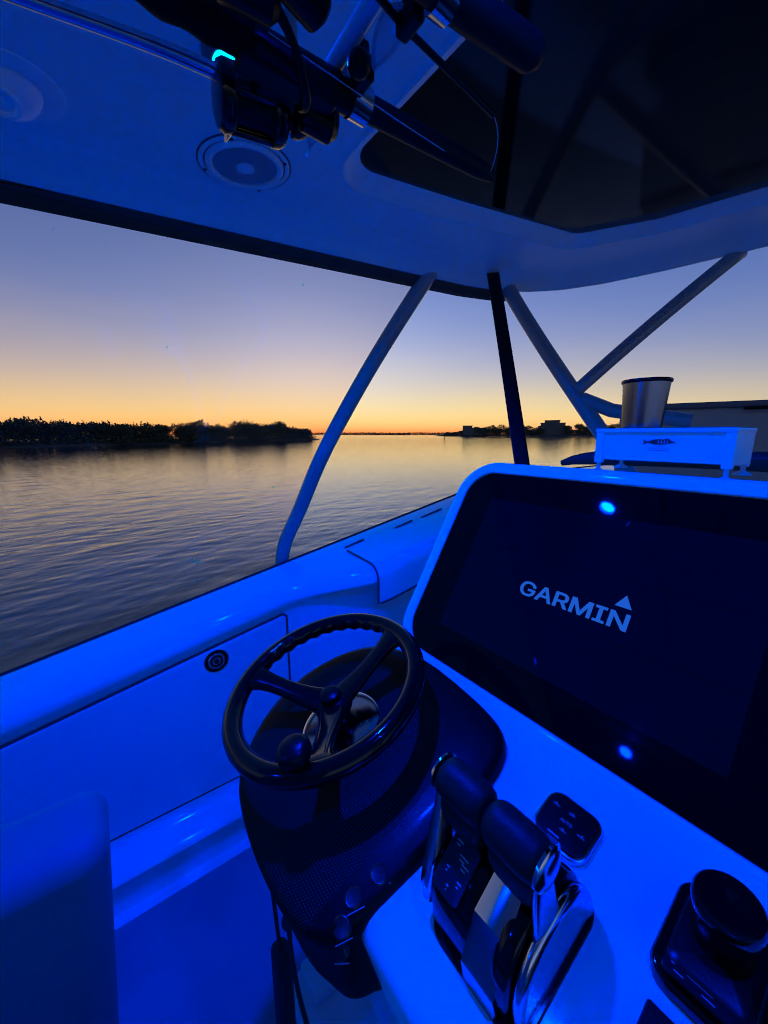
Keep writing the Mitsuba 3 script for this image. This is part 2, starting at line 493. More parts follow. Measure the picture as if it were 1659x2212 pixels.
p = az_pt(50.6, 1350)
dot('shore_light', [p[0], p[1], WATER + 4.0], 1.1, [9, 8, 6.5], 'tiny white lamp on the far shore right of the curved pipe')
p = az_pt(34.0, 452)
dot('shore_light', [p[0], p[1], WATER + 7.0], 0.42, [9, 8, 6], 'small white lamp among the trees right of the black post')
p = az_pt(44.7, 200)
t = thing('channel_marker', 'slim channel marker post standing in the water near the right shore', 'marker')
add('post', tube([[p[0], p[1], WATER - 1], [p[0], p[1], WATER + 2.7]], 0.16, 10), 'black_soft', t)
add('board', rbox([p[0] - 0.35, p[1] - 0.35, WATER + 2.2], [p[0] + 0.35, p[1] + 0.35, WATER + 2.9], 0.05), 'house', t)

# ------------------------------------------------------------------ hull
BOAT = 'boat_hull'
labels[BOAT] = {'label': 'white boat hull with smooth gunwale, coaming and deck, lit blue', 'category': 'boat'}
XO = -1.55


def zo(y):
    return 0.835 + 0.19 * y if y < 1.9 else 0.835 + 0.19 * 1.9 + 0.10 * (1 - math.exp(-(y - 1.9) / 0.8)) * 0.8


def xo(y):
    return XO if y < 1.6 else XO + 0.045 * (y - 1.6) ** 1.8


def sst(a, b, x):
    t = min(max((x - a) / (b - a), 0), 1)
    return t * t * (3 - 2 * t)


def xi(y):
    return -1.345 + 0.165 * sst(0.52, 0.92, y) + (xo(y) - XO)


def profile(y):
    z, a, b = zo(y), xo(y), xi(y)
    w = -1.365 + (xo(y) - XO) + 0.10 * sst(0.5, 0.95, y)
    P = [(a + 0.25, WATER - 0.35), (a + 0.02, -0.2), (a - 0.02, z - 0.25), (a - 0.012, z - 0.02), (a - 0.006, z - 0.004), (a + 0.004, z)]
    P += [(a + (b - 0.06 - a) * k, z - 0.012 * k) for k in (0.25, 0.5, 0.75, 1.0)]
    zt = z - 0.012
    for g in np.radians([15, 30, 45, 60, 75, 90]):
        P.append((b - 0.06 + 0.06 * math.sin(g), zt - 0.06 + 0.06 * math.cos(g)))
    P += [(b - 0.003, zt - 0.072), (min(w + 0.008, b - 0.008), zt - 0.086), (w, zt - 0.10)]
    P += [(w, zz) for zz in np.linspace(zt - 0.14, 0.22, 6)]
    P += [(w + 0.004, 0.185), (w + 0.016, 0.168), (w + 0.04, 0.155), (w + 0.078, 0.142), (w + 0.096, 0.134), (w + 0.104, 0.122), (w + 0.100, 0.110), (w + 0.088, 0.102), (w + 0.082, 0.09), (w + 0.08, 0.03), (w + 0.095, 0.004), (w + 0.13, 0.0)]
    return P


YS = np.concatenate([np.linspace(-2.6, 0.4, 22), np.linspace(0.45, 1.1, 20), np.linspace(1.15, 4.6, 26)])
rings = np.array([[(x, y, z) for x, z in profile(y)] for y in YS])
add('port_side', loft(rings, False, False), 'gel', BOAT, smooth=40)
add('starboard_side', loft(rings * [-1, 1, 1], False, False), 'gel', BOAT, smooth=40)
rr_ = np.array([[x, y, z] for y in YS for x, z in [(xo(y) - 0.008, zo(y) - 0.002)]])
add('rub_rail', tube(rr_, 0.0075, 8), 'rubber', BOAT, smooth=True, label='thin black rail along the gunwale edge')
add('deck', rbox([-1.30, -2.6, -0.03], [1.30, 4.6, 0.0], 0.004), 'nonskid', BOAT, smooth=False)
add('transom', rbox([-1.45, -2.72, -0.8], [1.45, -2.58, 0.75], 0.03), 'gel', BOAT)
# bow closing forward
add('stem', rbox([-0.95, 4.5, -0.8], [0.95, 4.62, 1.36], 0.05), 'gel', BOAT)
# hatch door in the port side with a dark joint round it
XW = -1.365


def door_pt(y, top):
    return zo(y) - (0.118 if top else 0)


dz = [(-1.15, 0.20), (0.520, 0.20), (0.535, 0.215), (0.535, zo(0.535) - 0.135), (0.522, zo(0.522) - 0.122), (-1.15, zo(-1.15) - 0.122)]
dpoly = Polygon(dz)
wallm = frame([XW, 0, 0], [0, 1, 0], [0, 0, 1], [1, 0, 0])
add('door_joint', ext(dpoly.buffer(0.006), 0.004, wallm, -0.001), 'seam', BOAT, smooth=False)
dk = add('door', plate(dpoly.buffer(-0.0035), 0.008, 0.003, wallm), 'gel', BOAT, smooth=30, label='flush storage door in the port side with a round latch')
lat = frame([XW + 0.006, 0.268, 0.712], [0, 1, 0], [0, 0, 1], [1, 0, 0])
add('latch', cat(lathe([(0.001, 0.004), (0.012, 0.004), (0.017, 0.006), (0.022, 0.005), (0.024, 0.004), (0.030, 0.004), (0.036, 0.006), (0.0395, 0.0055), (0.041, 0.003), (0.041, -0.004)], lat), lathe([(0.001, 0.012), (0.007, 0.012), (0.008, 0.008), (0.008, 0.0)], lat)),
    'black_gloss', BOAT + '__door', smooth=35, label='round black latch')
add('latch_ring', lathe([(0.0245, 0.0045), (0.0255, 0.0068), (0.028, 0.0072), (0.0295, 0.0050)], lat), 'steel', BOAT + '__door', smooth=35)
# forward bolster hatch, lying over the lip of the coaming
jt, pan = [], []
for y in np.linspace(0.86, 2.6, 40):
    z, b = zo(y) - 0.012, xi(y)
    row = [(b - 0.235, z + 0.009), (b - 0.06, z + 0.0)]
    for g in np.radians([15, 30, 45, 60, 75, 90]):
        row.append((b - 0.06 + 0.06 * math.sin(g), z - 0.06 + 0.06 * math.cos(g)))
    row += [(b + 0.001, z - 0.10), (b, z - 0.155)]
    pan.append([(x + 0.006, y, zz + 0.006) for x, zz in row])
pan = np.array(pan)
th = np.array(pan)
cx = th - np.array([0.012, 0, 0.012])
add('bolster_hatch', cat(loft(pan, False, False), tube(pan[0] + [0, -0.002, -0.004], 0.004, 6)), 'gel', BOAT, smooth=40, label='raised hatch panel folded over the forward coaming')
add('hatch_joint', cat(tube(pan[0] + [0.0, -0.008, -0.004], 0.0042, 6), tube(pan[:, -1] + [0.0, 0, -0.006], 0.0042, 6)), 'seam', BOAT, smooth=True)
for (y0, y1, x) in ((0.862, 0.972, -1.462), (1.14, 1.26, -1.452), (1.31, 1.46, -1.448)):
    f = lambda y: zo(y) - 0.012 * (x - xo(y)) / (xi(y) - 0.06 - xo(y))
    add('slot', tube([[x, y0, f(y0) + 0.0005], [x, y0 + 0.008, f(y0) + 0.0015], [x, y1 - 0.008, f(y1) + 0.0015], [x, y1, f(y1) + 0.0005]], [0.001, 0.006, 0.006, 0.001], 8), 'seam', BOAT, smooth=True)

# raised foredeck structure seen over the console, on the starboard side of the cup
mat('cap_grey', two(pri(grime((0.10, 0.10, 0.11), 0.2, 9.0), 0.6)))
FD = thing('bow_coaming', 'grey raised bow coaming with a darker cap beyond the cup', 'coaming')
fo = Polygon([(0, 0.9), (0, 1.60), (0.01, 1.655), (0.03, 1.68), (0.30, 1.685), (0.30, 0.9)])
fm = frame([-1.19, 2.825, -0.012], [-0.259, 0.966, 0], [0, 0, 1], [0.966, 0.259, 0])
mat('bow_grey', two(pri(grime((0.30, 0.28, 0.25), 0.1, 3.0), 0.5)))
add('panel', ext(fo, 2.6, fm), 'bow_grey', FD, smooth=30)
add('cap', put(rbox([-0.008, 1.662, -0.004], [0.20, 1.698, 2.61], 0.012), fm), 'cap_grey', FD)
add('cleat', put(cat(rbox([-0.03, 1.648, 0.60], [-0.006, 1.664, 0.72], 0.007), rbox([-0.02, 1.648, 0.63], [0.006, 1.66, 0.65], 0.004), rbox([-0.02, 1.648, 0.67], [0.006, 1.66, 0.69], 0.004)), fm), 'black_satin', FD)

# ------------------------------------------------------------------ console
CON = thing('console', 'white helm console with rounded display frame and sloping dash', 'console')
DO = np.array([0, 0.613, 1.061])
DT = 0.538
DV, DN = np.array([0, math.sin(DT), math.cos(DT)]), np.array([0, -math.cos(DT), math.sin(DT)])
DM = frame(DO, [1, 0, 0], DV, DN)          # display frame: x starboard, y up the screen, z out of it


def yz_ext(pts, x0, x1):
    return ext(Polygon(pts), x1 - x0, frame([x0, 0, 0], [0, 1, 0], [0, 0, 1], [1, 0, 0]))


body = m3.Manifold(m3.Mesh(np.asarray(yz_ext([(0.60, 0.0), (0.60, 0.9), (0.578, 0.99), (0.836, 1.398), (0.85, 1.414), (1.0, 1.424), (1.22, 1.40), (1.36, 0.9), (1.42, 0.0)], -0.715, 0.715).vertices, np.float32),
                           np.asarray(yz_ext([(0.60, 0.0), (0.60, 0.9), (0.578, 0.99), (0.836, 1.398), (0.85, 1.414), (1.0, 1.424), (1.22, 1.40), (1.36, 0.9), (1.42, 0.0)], -0.715, 0.715).faces, np.uint32)))
outline = rrect(-0.715, -0.086, 0.715, 0.427, 0.095, 14).union(sbox(-0.715, -0.086, 0.715, 0.2))
cutter = ext(rrect(-0.712, -1.6, 0.712, 0.425, 0.095, 14), 3.0, DM, -2.2)
cm = m3.Manifold(m3.Mesh(np.asarray(cutter.vertices, np.float32), np.asarray(cutter.faces, np.uint32)))
body = body ^ cm
add('body', man(body), 'gel', CON, smooth=32)
op = np.array(rrect(-0.722, -0.106, 0.722, 0.430, 0.100, 16).exterior.coords)[:-1][::-1]
if not Polygon(op).exterior.is_ccw:
    op = op[::-1]
fr = sweep_outline(op, [(0.0, -0.14), (0.0, -0.010), (0.002, 0.0), (0.007, 0.006), (0.015, 0.009), (0.026, 0.008), (0.031, 0.004), (0.0325, -0.004), (0.033, -0.02)])
add('display_frame', put(fr, DM), 'dash_gel', CON, smooth=40, label='raised white rounded frame round the display glass')
add('base_flange', cat(rbox([-0.80, 0.25, 0.0], [0.8, 1.45, 0.03], 0.012), rbox([-0.755, 0.42, 0.0], [0.755, 1.43, 0.075], 0.02), rbox([-0.80, 0.30, 0.03], [-0.70, 0.60, 0.05], 0.008)), 'gel', CON)
# dash: rounded slab tilted 15 degrees
QT = math.radians(15)
QO = np.array([0.0, 0.573, 1.0])
QV, QN = np.array([0, math.cos(QT), math.sin(QT)]), np.array([0, -math.sin(QT), math.cos(QT)])
QM = frame(QO, [1, 0, 0], QV, QN)


def q(u, v, o=0.0):
    return QO + np.array([u, 0, 0]) + QV * v + QN * o


add('dash', cat(rbox([-0.345, -0.392, -0.22], [1.1, 0.012, 0.0], 0.032, QM, 16), rbox([-0.718, -0.20, -0.22], [-0.30, 0.012, -0.001], 0.03, QM, 12)), 'dash_gel', CON, smooth=40, label='glossy white sloping dash')
add('pedestal', rbox([-0.325, 0.235, 0.0], [0.715, 0.62, 0.86], 0.03), 'gel', CON)
add('pedestal_joint', tube([[-0.3265, 0.262, 0.06], [-0.3265, 0.262, 0.80]], 0.003, 6), 'seam', CON, smooth=True)

# multifunction display
MF = thing('chart_display', 'large black glass chart display with a lit brand word on its screen', 'display')
add('glass', plate(rrect(-0.690, -0.073, 0.690, 0.398, 0.07, 14), 0.03, 0.002, DM, -0.030), 'black_glass', MF, smooth=20)
scr = dict(bsdf={'type': 'principled', 'base_color': {'type': 'rgb', 'value': [0.002, 0.002, 0.004]}, 'roughness': 0.03, 'specular': 0.09})


def lit(key, mesh, rgb, parent, **k):
    d = mikit.ply(mesh, scr['bsdf'], smooth=False, uv=np.array([[0, 0], [1, 0], [1, 1], [0, 1.0]]) if isinstance(rgb, dict) else None, emitter={'type': 'area', 'sampling_weight': 0.3, 'radiance': rgb if isinstance(rgb, dict) else {'type': 'rgb', 'value': rgb}})
    kk, i = parent + '__' + key, 0
    while kk in scene:
        i += 1
        kk = f'{parent}__{key}_{i:03d}'
    scene[kk] = d
    if k:
        labels[kk] = k


def quad(x0, y0, x1, y1, z, m):
    return put(tm([[x0, y0, z], [x1, y0, z], [x1, y1, z], [x0, y1, z]], [[0, 1, 2], [0, 2, 3]]), m)


def bandlight(p, n, uv):
    w = (p.y - DO[1]) * DV[1] + (p.z - DO[2]) * DV[2]
    lines = smoothstep(0.0008, 0.0022, dr.abs(w - 0.218)) * smoothstep(0.0008, 0.0022, dr.abs(w - 0.108))
    k = 0.75 + 0.6 * smoothstep(0.25, 0.65, fbm(p.x * 5.0 + 3, p.z * 2.0, 0, 2))
    return mi.Color3f(0.0, 0.0004, 0.009) * (k * (0.55 + 0.45 * lines))


lit('screen', quad(-0.604, 0.0, -0.077, 0.330, 0.0012, DM), proc(bandlight), MF, label='dark blue lit screen')
lit('screen', quad(0.077, 0.0, 0.604, 0.330, 0.0012, DM), [0.0, 0.0006, 0.012], MF)
word = meshkit.text_mesh('GARMIN', 0.0295, 0.0008, True)
word.apply_translation([-word.bounds[0][0], -word.bounds[0][1], 0])
word.apply_scale([0.206 / word.bounds[1][0], 0.0305 / word.bounds[1][1], 1])
word.apply_translation([-0.445, 0.132, 0.0016])
tri = ext(Polygon([(-0.268, 0.171), (-0.241, 0.171), (-0.2545, 0.193)]), 0.0008, None, 0.0016)
lit('word', put(cat(word, tri), DM), [0.012, 0.10, 0.60], MF, label='glowing blue brand word with a triangle')

# ------------------------------------------------------------------ helm pod, wheel
WM = frame(WC, [1, 0, 0], WV, WN)
POD = thing('helm_pod', 'black helm pod with woven mesh top under the steering wheel', 'helm pod')
po = chaikin([(0.27, -0.17), (0.278, -0.05), (0.283, 0.08), (0.272, 0.16), (0.235, 0.197), (0.12, 0.214), (0.0, 0.22), (-0.10, 0.188), (-0.155, 0.13), (-0.182, 0.03), (-0.168, -0.06), (-0.13, -0.13), (-0.06, -0.197), (0.02, -0.214), (0.12, -0.218), (0.22, -0.207)], 3)
cen = np.array([0.09, 0.0])
rings = []
for k, s in ((0.02, 0.088), (0.3, 0.089), (0.6, 0.0905), (0.8, 0.0925), (0.87, 0.0935), (0.90, 0.0955), (0.93, 0.0955), (0.96, 0.0975), (0.985, 0.102), (1.0, 0.110), (1.003, 0.12)):
    rings.append(np.c_[cen + (po - cen) * k, np.full(len(po), -s)])
for s in np.linspace(0.135, 0.352, 20):
    k = np.interp(s, [0.12, 0.16, 0.20, 0.25, 0.30, 0.34, 0.352], [1.0, 0.985, 0.945, 0.79, 0.50, 0.32, 0.22])
    kv = np.interp(s, [0.12, 0.25, 0.32, 0.352], [1.0, 1.02, 0.95, 0.80])
    kr = np.interp(s, [0.12, 0.352], [0.0, 0.035])
    qn = np.c_[(0.272 - kr) - (0.272 - po[:, 0]) * k, po[:, 1] * kv]
    rings.append(np.c_[qn, np.full(len(po), -s)])
pod_mesh = put(loft(rings, True, True), WM)
add('shell', pod_mesh, 'pod', POD, smooth=50)

mat('switch', two(pri((0.011, 0.011, 0.013), 0.3)))
mks = []
for (pos, nn) in (((-0.3345, 0.2400, 0.9275), (0.33, -0.31, 0.89)), ((-0.3385, 0.2030, 0.9150), (0.10, -0.34, 0.93)), ((-0.3290, 0.1790, 0.9020), (0.25, -0.62, 0.74)), ((-0.3270, 0.1740, 0.8740), (0.30, -0.88, 0.36))):
    nn = np.array(nn) / np.linalg.norm(nn)
    ex = np.cross([0.35, 0.9, 0.2], nn)
    ex /= np.linalg.norm(ex)
    sm = frame(pos, ex, np.cross(nn, ex), nn)
    add('switch', put(lathe([(0.0115, -0.006), (0.0115, 0.0016), (0.0100, 0.0028), (0.0088, 0.0024), (0.001, 0.0022)], None, 28), sm), 'switch', POD, smooth=35)
    mks.append(put(trimesh.creation.box(bounds=[[0.0125, -0.012, 0.0004], [0.0134, 0.012, 0.0010]]), sm))
add('switch_marks', cat(mks), 'print', POD, smooth=False)

SW = thing('steering_wheel', 'black three spoke steering wheel with a spinner knob on its rim', 'steering wheel')
nA, nP = 220, 22
rim = []
for a in np.linspace(0, 2 * np.pi, nA, endpoint=False):
    deg = math.degrees(a)
    wavy = sst(88, 100, deg) * (1 - sst(205, 216, deg)) + sst(228, 238, deg) * (1 - sst(300, 312, deg)) * 0
    row = []
    for ph in np.linspace(0, 2 * np.pi, nP, endpoint=False):
        inner = max(0.0, -math.cos(ph - 0.5))
        r = 0.0172 + wavy * 0.0019 * math.cos(a * 34) * inner
        rad = 0.1728 + r * math.cos(ph)
        row.append([rad * math.cos(a), rad * math.sin(a), r * math.sin(ph)])
    rim.append(row)
rim.append(rim[0])
add('rim', put(loft(rim, True, False), WM), 'black_gloss', SW, smooth=True)
for ang in (86, -34, -146):
    a = math.radians(ang)
    dv, sv = np.array([math.cos(a), math.sin(a), 0]), np.array([-math.sin(a), math.cos(a), 0])
    rr2 = []
    for r, o, w, t in ((0.168, 0.000, 0.036, 0.010), (0.158, -0.001, 0.029, 0.011), (0.145, -0.006, 0.0215, 0.0105), (0.125, -0.014, 0.0180, 0.0095), (0.10, -0.024, 0.0175, 0.009), (0.075, -0.034, 0.019, 0.009), (0.05, -0.043, 0.022, 0.010), (0.03, -0.049, 0.026, 0.011), (0.012, -0.053, 0.022, 0.011)):
        g = np.arange(20) * 2 * np.pi / 20
        cw, sw_ = np.sign(np.cos(g)) * np.abs(np.cos(g)) ** 0.7, np.sign(np.sin(g)) * np.abs(np.sin(g)) ** 0.7
        rr2.append(dv * r + cw[:, None] * sv * w + np.c_[0 * g, 0 * g, o + sw_ * t])
    add('spoke', put(loft(rr2, True, True), WM), 'black_gloss', SW, smooth=60)
add('hub', put(lathe([(0.001, -0.024), (0.014, -0.025), (0.019, -0.028), (0.0205, -0.034), (0.0205, -0.040), (0.030, -0.044), (0.036, -0.052), (0.036, -0.062), (0.026, -0.070), (0.024, -0.092)]), WM), 'black_satin', SW, smooth=40)
add('spinner_knob', put(cat(lathe([(0.001, 0.050), (0.016, 0.049), (0.023, 0.045), (0.0258, 0.038), (0.0258, 0.030), (0.022, 0.021), (0.016, 0.015), (0.011, 0.008), (0.011, -0.004)])), WM @ frame([0.117, -0.108, 0.0], [1, 0, 0], [0, 1, 0], [0, 0, 1])), 'black_satin', SW, smooth=40)
add('bezel', put(lathe([(0.024, -0.084), (0.060, -0.0855), (0.071, -0.0865), (0.076, -0.089), (0.077, -0.094)]), WM @ frame([0.020, -0.006, 0], [1, 0, 0], [0, 1, 0], [0, 0, 1])), 'chrome', SW, smooth=30, label='chrome disc at the foot of the wheel shaft')

# ------------------------------------------------------------------ throttle
TH = thing('throttle', 'black and chrome twin lever throttle on the dash', 'throttle')


def dome(u0, u1, grow=0.0, n=40, v0=-0.318, v1=-0.168, h=0.102, crown=0.02, taper=0.0):
    c, a = (v0 + v1) / 2, (v1 - v0) / 2 + grow
    rings = []
    for s in np.linspace(-1, 1, 13):
        s_ = math.sin(s * math.pi / 2)
        k = 1 - 0.05 * abs(s_) ** 8 - crown * s_ * s_
        row = []
        for g in np.linspace(0, np.pi, n):
            cg, sg = math.cos(g), math.sin(g)
            v, o = c + a * np.sign(cg) * abs(cg) ** 0.85, (h + grow) * abs(sg) ** 0.8
            wd = 1 - taper * math.exp(-((g - 1.45) / 0.55) ** 2)
            row.append(((u0 + u1) / 2 + (u1 - u0) / 2 * s_ * wd, c + (v - c) * k, o * k - 0.004))
        rings.append(row)
    return put(loft(rings, True, True), QM)


add('housing', dome(-0.260, -0.199), 'black_gloss', TH, smooth=35)
add('housing', dome(-0.175, -0.151), 'black_gloss', TH, smooth=35)
bp = []
for v, o, hw, lift in ((-0.345, -0.003, 0.0195, 0), (-0.341, 0.030, 0.0210, 0.002), (-0.3395, 0.033, 0.0210, 0.002), (-0.311, 0.078, 0.0200, 0.003), (-0.3095, 0.0795, 0.0200, 0.003), (-0.272, 0.106, 0.0165, 0.003), (-0.250, 0.1115, 0.0095, 0.002), (-0.225, 0.109, 0.0075, 0), (-0.19, 0.075, 0.0075, 0)):
    bp.append([q(-0.183 + x * hw, v + 0.019 + (0.004 if abs(x) < 1 else 0) * 0, o + lift * (1 - x * x) - (0.0 if abs(x) < 1.01 else 0.02)) for x in (-1.06, -1.0, -0.5, 0.0, 0.5, 1.0, 1.06)])
add('chrome_band', loft(bp, False, False), 'chrome', TH, smooth=14, label='faceted chrome band down the throttle body')
add('chrome_cheek', dome(-0.150, -0.136, -0.003, crown=0.05), 'chrome', TH, smooth=35)
add('base_plate', plate(rrect(-0.266, -0.326, -0.132, -0.160, 0.03, 8), 0.006, 0.002, QM, -0.002), 'black_gloss', TH)


def lever(u_in, u_out, side, lean):
    """grip along x from u_in to u_out, arm on the outer side"""
    k = thing_part(TH, 'lever')
    o, v = 0.178, -0.245 + lean
    ux = np.linspace(u_in, u_out, 14)
    rad = np.array([0.016, 0.0205, 0.0222, 0.0228] + [0.0230] * 6 + [0.0226, 0.0218, 0.0205, 0.014])
    gm = tube([q(u, v, o) for u in ux], rad, 26)
    scene[k] = mikit.ply(gm, M['grip'], smooth=50)
    add('end_cap', tube([q(u_out + side * d, v, o) for d in (-0.001, 0.002, 0.0045, 0.006)], [0.0215, 0.0215, 0.019, 0.012], 26), 'chrome', k, smooth=40)
    g = np.arange(24) * 2 * np.pi / 24
    cw, sw_ = np.sign(np.cos(g)) * np.abs(np.cos(g)) ** 0.5, np.sign(np.sin(g)) * np.abs(np.sin(g)) ** 0.5
    um, uh = (u_in + u_out) / 2, abs(u_out - u_in) / 2
    add('web', loft([[q(um + cc * uh * kw, vv + ss * tt, oo) for cc, ss in zip(cw, sw_)] for vv, oo, tt, kw in ((-0.246, 0.118, 0.017, 0.70), (-0.247, 0.128, 0.019, 0.82), (-0.248, 0.142, 0.020, 0.88), (v - 0.001, 0.160, 0.019, 0.92), (v, 0.172, 0.012, 0.9))], True, True), 'grip', k, smooth=50)
    ua = u_out - side * 0.004
    if side < 0:
        ua = u_out + 0.004
        pts = [(-0.290, 0.012, 0.016, 0.006), (-0.292, 0.028, 0.023, 0.009), (-0.288, 0.055, 0.024, 0.011), (-0.276, 0.092, 0.020, 0.010), (-0.262, 0.128, 0.016, 0.007), (v, o, 0.012, 0.004)]
    else:
        pts = [(-0.250, 0.040, 0.026, 0.006), (-0.250, 0.075, 0.024, 0.006), (-0.249, 0.11, 0.019, 0.0052), (-0.247, 0.145, 0.015, 0.0045), (v, o, 0.012, 0.004)]
    rg = []
    for vv, oo, w, t in pts:
        g = np.arange(18) * 2 * np.pi / 18
        c, s = np.cos(g), np.sin(g)
        rg.append([q(ua + t * np.sign(a) * abs(a) ** 0.6, vv + w * np.sign(b) * abs(b) ** 0.8, oo) for a, b in zip(c, s)])
    add('arm', loft(rg, True, True), 'chrome', k, smooth=50)


def thing_part(parent, key):
    k, i = parent + '__' + key, 0
    while k in scene:
        i += 1
        k = f'{parent}__{key}_{i:03d}'
    return k


lever(-0.2068, -0.272, -1, 0.001)
lever(-0.2045, -0.141, 1, 0.0)


def on_dome(u, g, w, hgt, key, m, parent, prot=0.0012):
    """small plate lying on the housing at angle g (0 forward .. pi aft)"""
    c, a, h = -0.243, 0.075, 0.102
    def pt(gg):
        cg, sg = math.cos(gg), math.sin(gg)
        return np.array([c + a * np.sign(cg) * abs(cg) ** 0.85, h * abs(sg) ** 0.8 - 0.004])
    p0, p1 = pt(g - 0.01), pt(g + 0.01)
    t = (p0 - p1) / np.linalg.norm(p0 - p1)
    mid = pt(g)
    vdir = QV * t[0] + QN * t[1]
    nrm = np.cross([1, 0, 0], vdir)
    m_ = frame(q(u, *mid) + nrm * prot, [1, 0, 0], vdir, nrm)
    return m_


pm = on_dome(-0.236, 2.02, 0, 0, '', '', '', 0.0)
mat('screen_glass', two(pri((0.008, 0.009, 0.02), 0.12)))
add('panel', plate(rrect(-0.019, -0.030, 0.019, 0.030, 0.006), 0.0036, 0.001, pm, -0.0008), 'screen_glass', TH, label='dark blue backlit button panel')
mk = []
for (a, b, w) in ((-0.012, 0.022, 0.008), (-0.002, 0.012, 0.012), (0.004, 0.006, 0.010), (-0.010, -0.006, 0.004), (0.008, -0.010, 0.006), (-0.001, -0.020, 0.003)):
    mk.append(ext(sbox(a, b, a + w, b + 0.0016), 0.0003, pm, 0.0029))
    mk.append(ext(sbox(a + 0.001, b - 0.004, a + w * 0.7, b - 0.0025), 0.0003, pm, 0.0029))
add('button_marks', cat(mk), 'print', TH, smooth=False)

# ------------------------------------------------------------------ trim control pad
PAD = thing('trim_pad', 'square black touch pad with AUTO lettering and silver rim on the dash', 'control pad')
prr = rrect(-0.236, -0.148, -0.168, -0.083, 0.016, 10)
add('rim', plate(prr.buffer(0.0035, quad_segs=12), 0.0105, 0.003, QM, -0.001), 'steel', PAD, smooth=30)
add('face', plate(prr.buffer(-0.001), 0.0135, 0.0025, QM, -0.001), 'black_satin', PAD, smooth=30)
PM = QM @ frame([-0.202, -0.1155, 0.0127], [1, 0, 0], [0, 1, 0], [0, 0, 1])


def boat_icon(x, y, flip=1, s=1.0):
    hull = Polygon([(-0.004, 0), (0.004, 0), (0.0052, 0.0017), (-0.0045, 0.0017)])
    top = Polygon([(-0.002, 0.0023), (0.001, 0.0023), (0.0, 0.0042), (-0.0015, 0.0042)])
    g = affinity.scale(hull.union(top), flip * s, s, origin=(0, 0))
    g = g.difference(g.buffer(-0.0004))
    return ext(affinity.translate(g, x, y), 0.0002, PM)


tx = meshkit.text_mesh('AUTO', 0.0042, 0.0002)
tx.apply_translation([-tx.bounds[1][0] / 2, -0.002, 0])
add('lettering', cat(put(tx, PM), boat_icon(-0.021, 0.012), boat_icon(0.001, 0.013, -1), boat_icon(0.002, -0.013), boat_icon(0.022, -0.004, -1), ext(rrect(-0.013, -0.0245, 0.003, -0.0225, 0.0009), 0.0002, PM)), 'print', PAD, smooth=False, label='small grey AUTO lettering and boat icons')

# ------------------------------------------------------------------ joystick
JS = thing('joystick', 'black joystick with a domed knob on a square base', 'joystick')
JU, JV = -0.036, -0.128
jb = rrect(JU - 0.046, JV - 0.056, JU + 0.046, JV + 0.056, 0.020, 10)
add('base', plate(jb, 0.022, 0.006, QM, -0.002), 'black_gloss', JS, smooth=30)
add('collar', plate(affinity.scale(jb, 0.80, 0.80), 0.036, 0.012, QM, -0.002), 'black_satin', JS, smooth=30)
JM = QM @ frame([JU - 0.001, JV + 0.013, 0.0], [1, 0, 0], [0, 1, 0], [0, 0, 1])
add('knob', put(lathe([(0.001, 0.0935), (0.012, 0.0945), (0.021, 0.0955), (0.0265, 0.0945), (0.0285, 0.091), (0.029, 0.084), (0.0265, 0.066), (0.024, 0.055), (0.024, 0.04), (0.028, 0.030)]), JM), 'black_gloss', JS, smooth=40)
jp = QM @ frame([JU - 0.006, JV - 0.040, 0.0265], [1, 0, 0], [0, 0.94, -0.34], [0, 0.34, 0.94])
jp[:3, 1] = QV * 0.90 - QN * 0.436
jp[:3, 2] = QV * 0.436 + QN * 0.90
jp[:3, 2] = np.cross(jp[:3, 0], jp[:3, 1])
add('face_panel', put(plate(rrect(-0.028, -0.012, 0.030, 0.016, 0.006), 0.004, 0.001), jp), 'screen_glass', JS, smooth=30)
mk = [ext(rrect(-0.010, -0.002, 0.012, 0.009, 0.002).difference(rrect(-0.009, -0.001, 0.011, 0.008, 0.002)), 0.0003, jp, 0.0041)]
for (a, b, w) in ((-0.024, 0.006, 0.004), (-0.022, -0.002, 0.003), (-0.018, -0.009, 0.008), (0.004, -0.009, 0.010), (0.020, 0.004, 0.005)):
    mk.append(ext(sbox(a, b, a + w, b + 0.0012), 0.0003, jp, 0.0041))
add('button_marks', cat(mk), 'print', JS, smooth=False)

SP = thing('switch_panel', 'flat black panel set in the dash below the joystick', 'panel')
add('plate', plate(rrect(-0.072, -0.375, 0.30, -0.199, 0.003, 4), 0.008, 0.002, QM, -0.002), 'black_satin', SP)

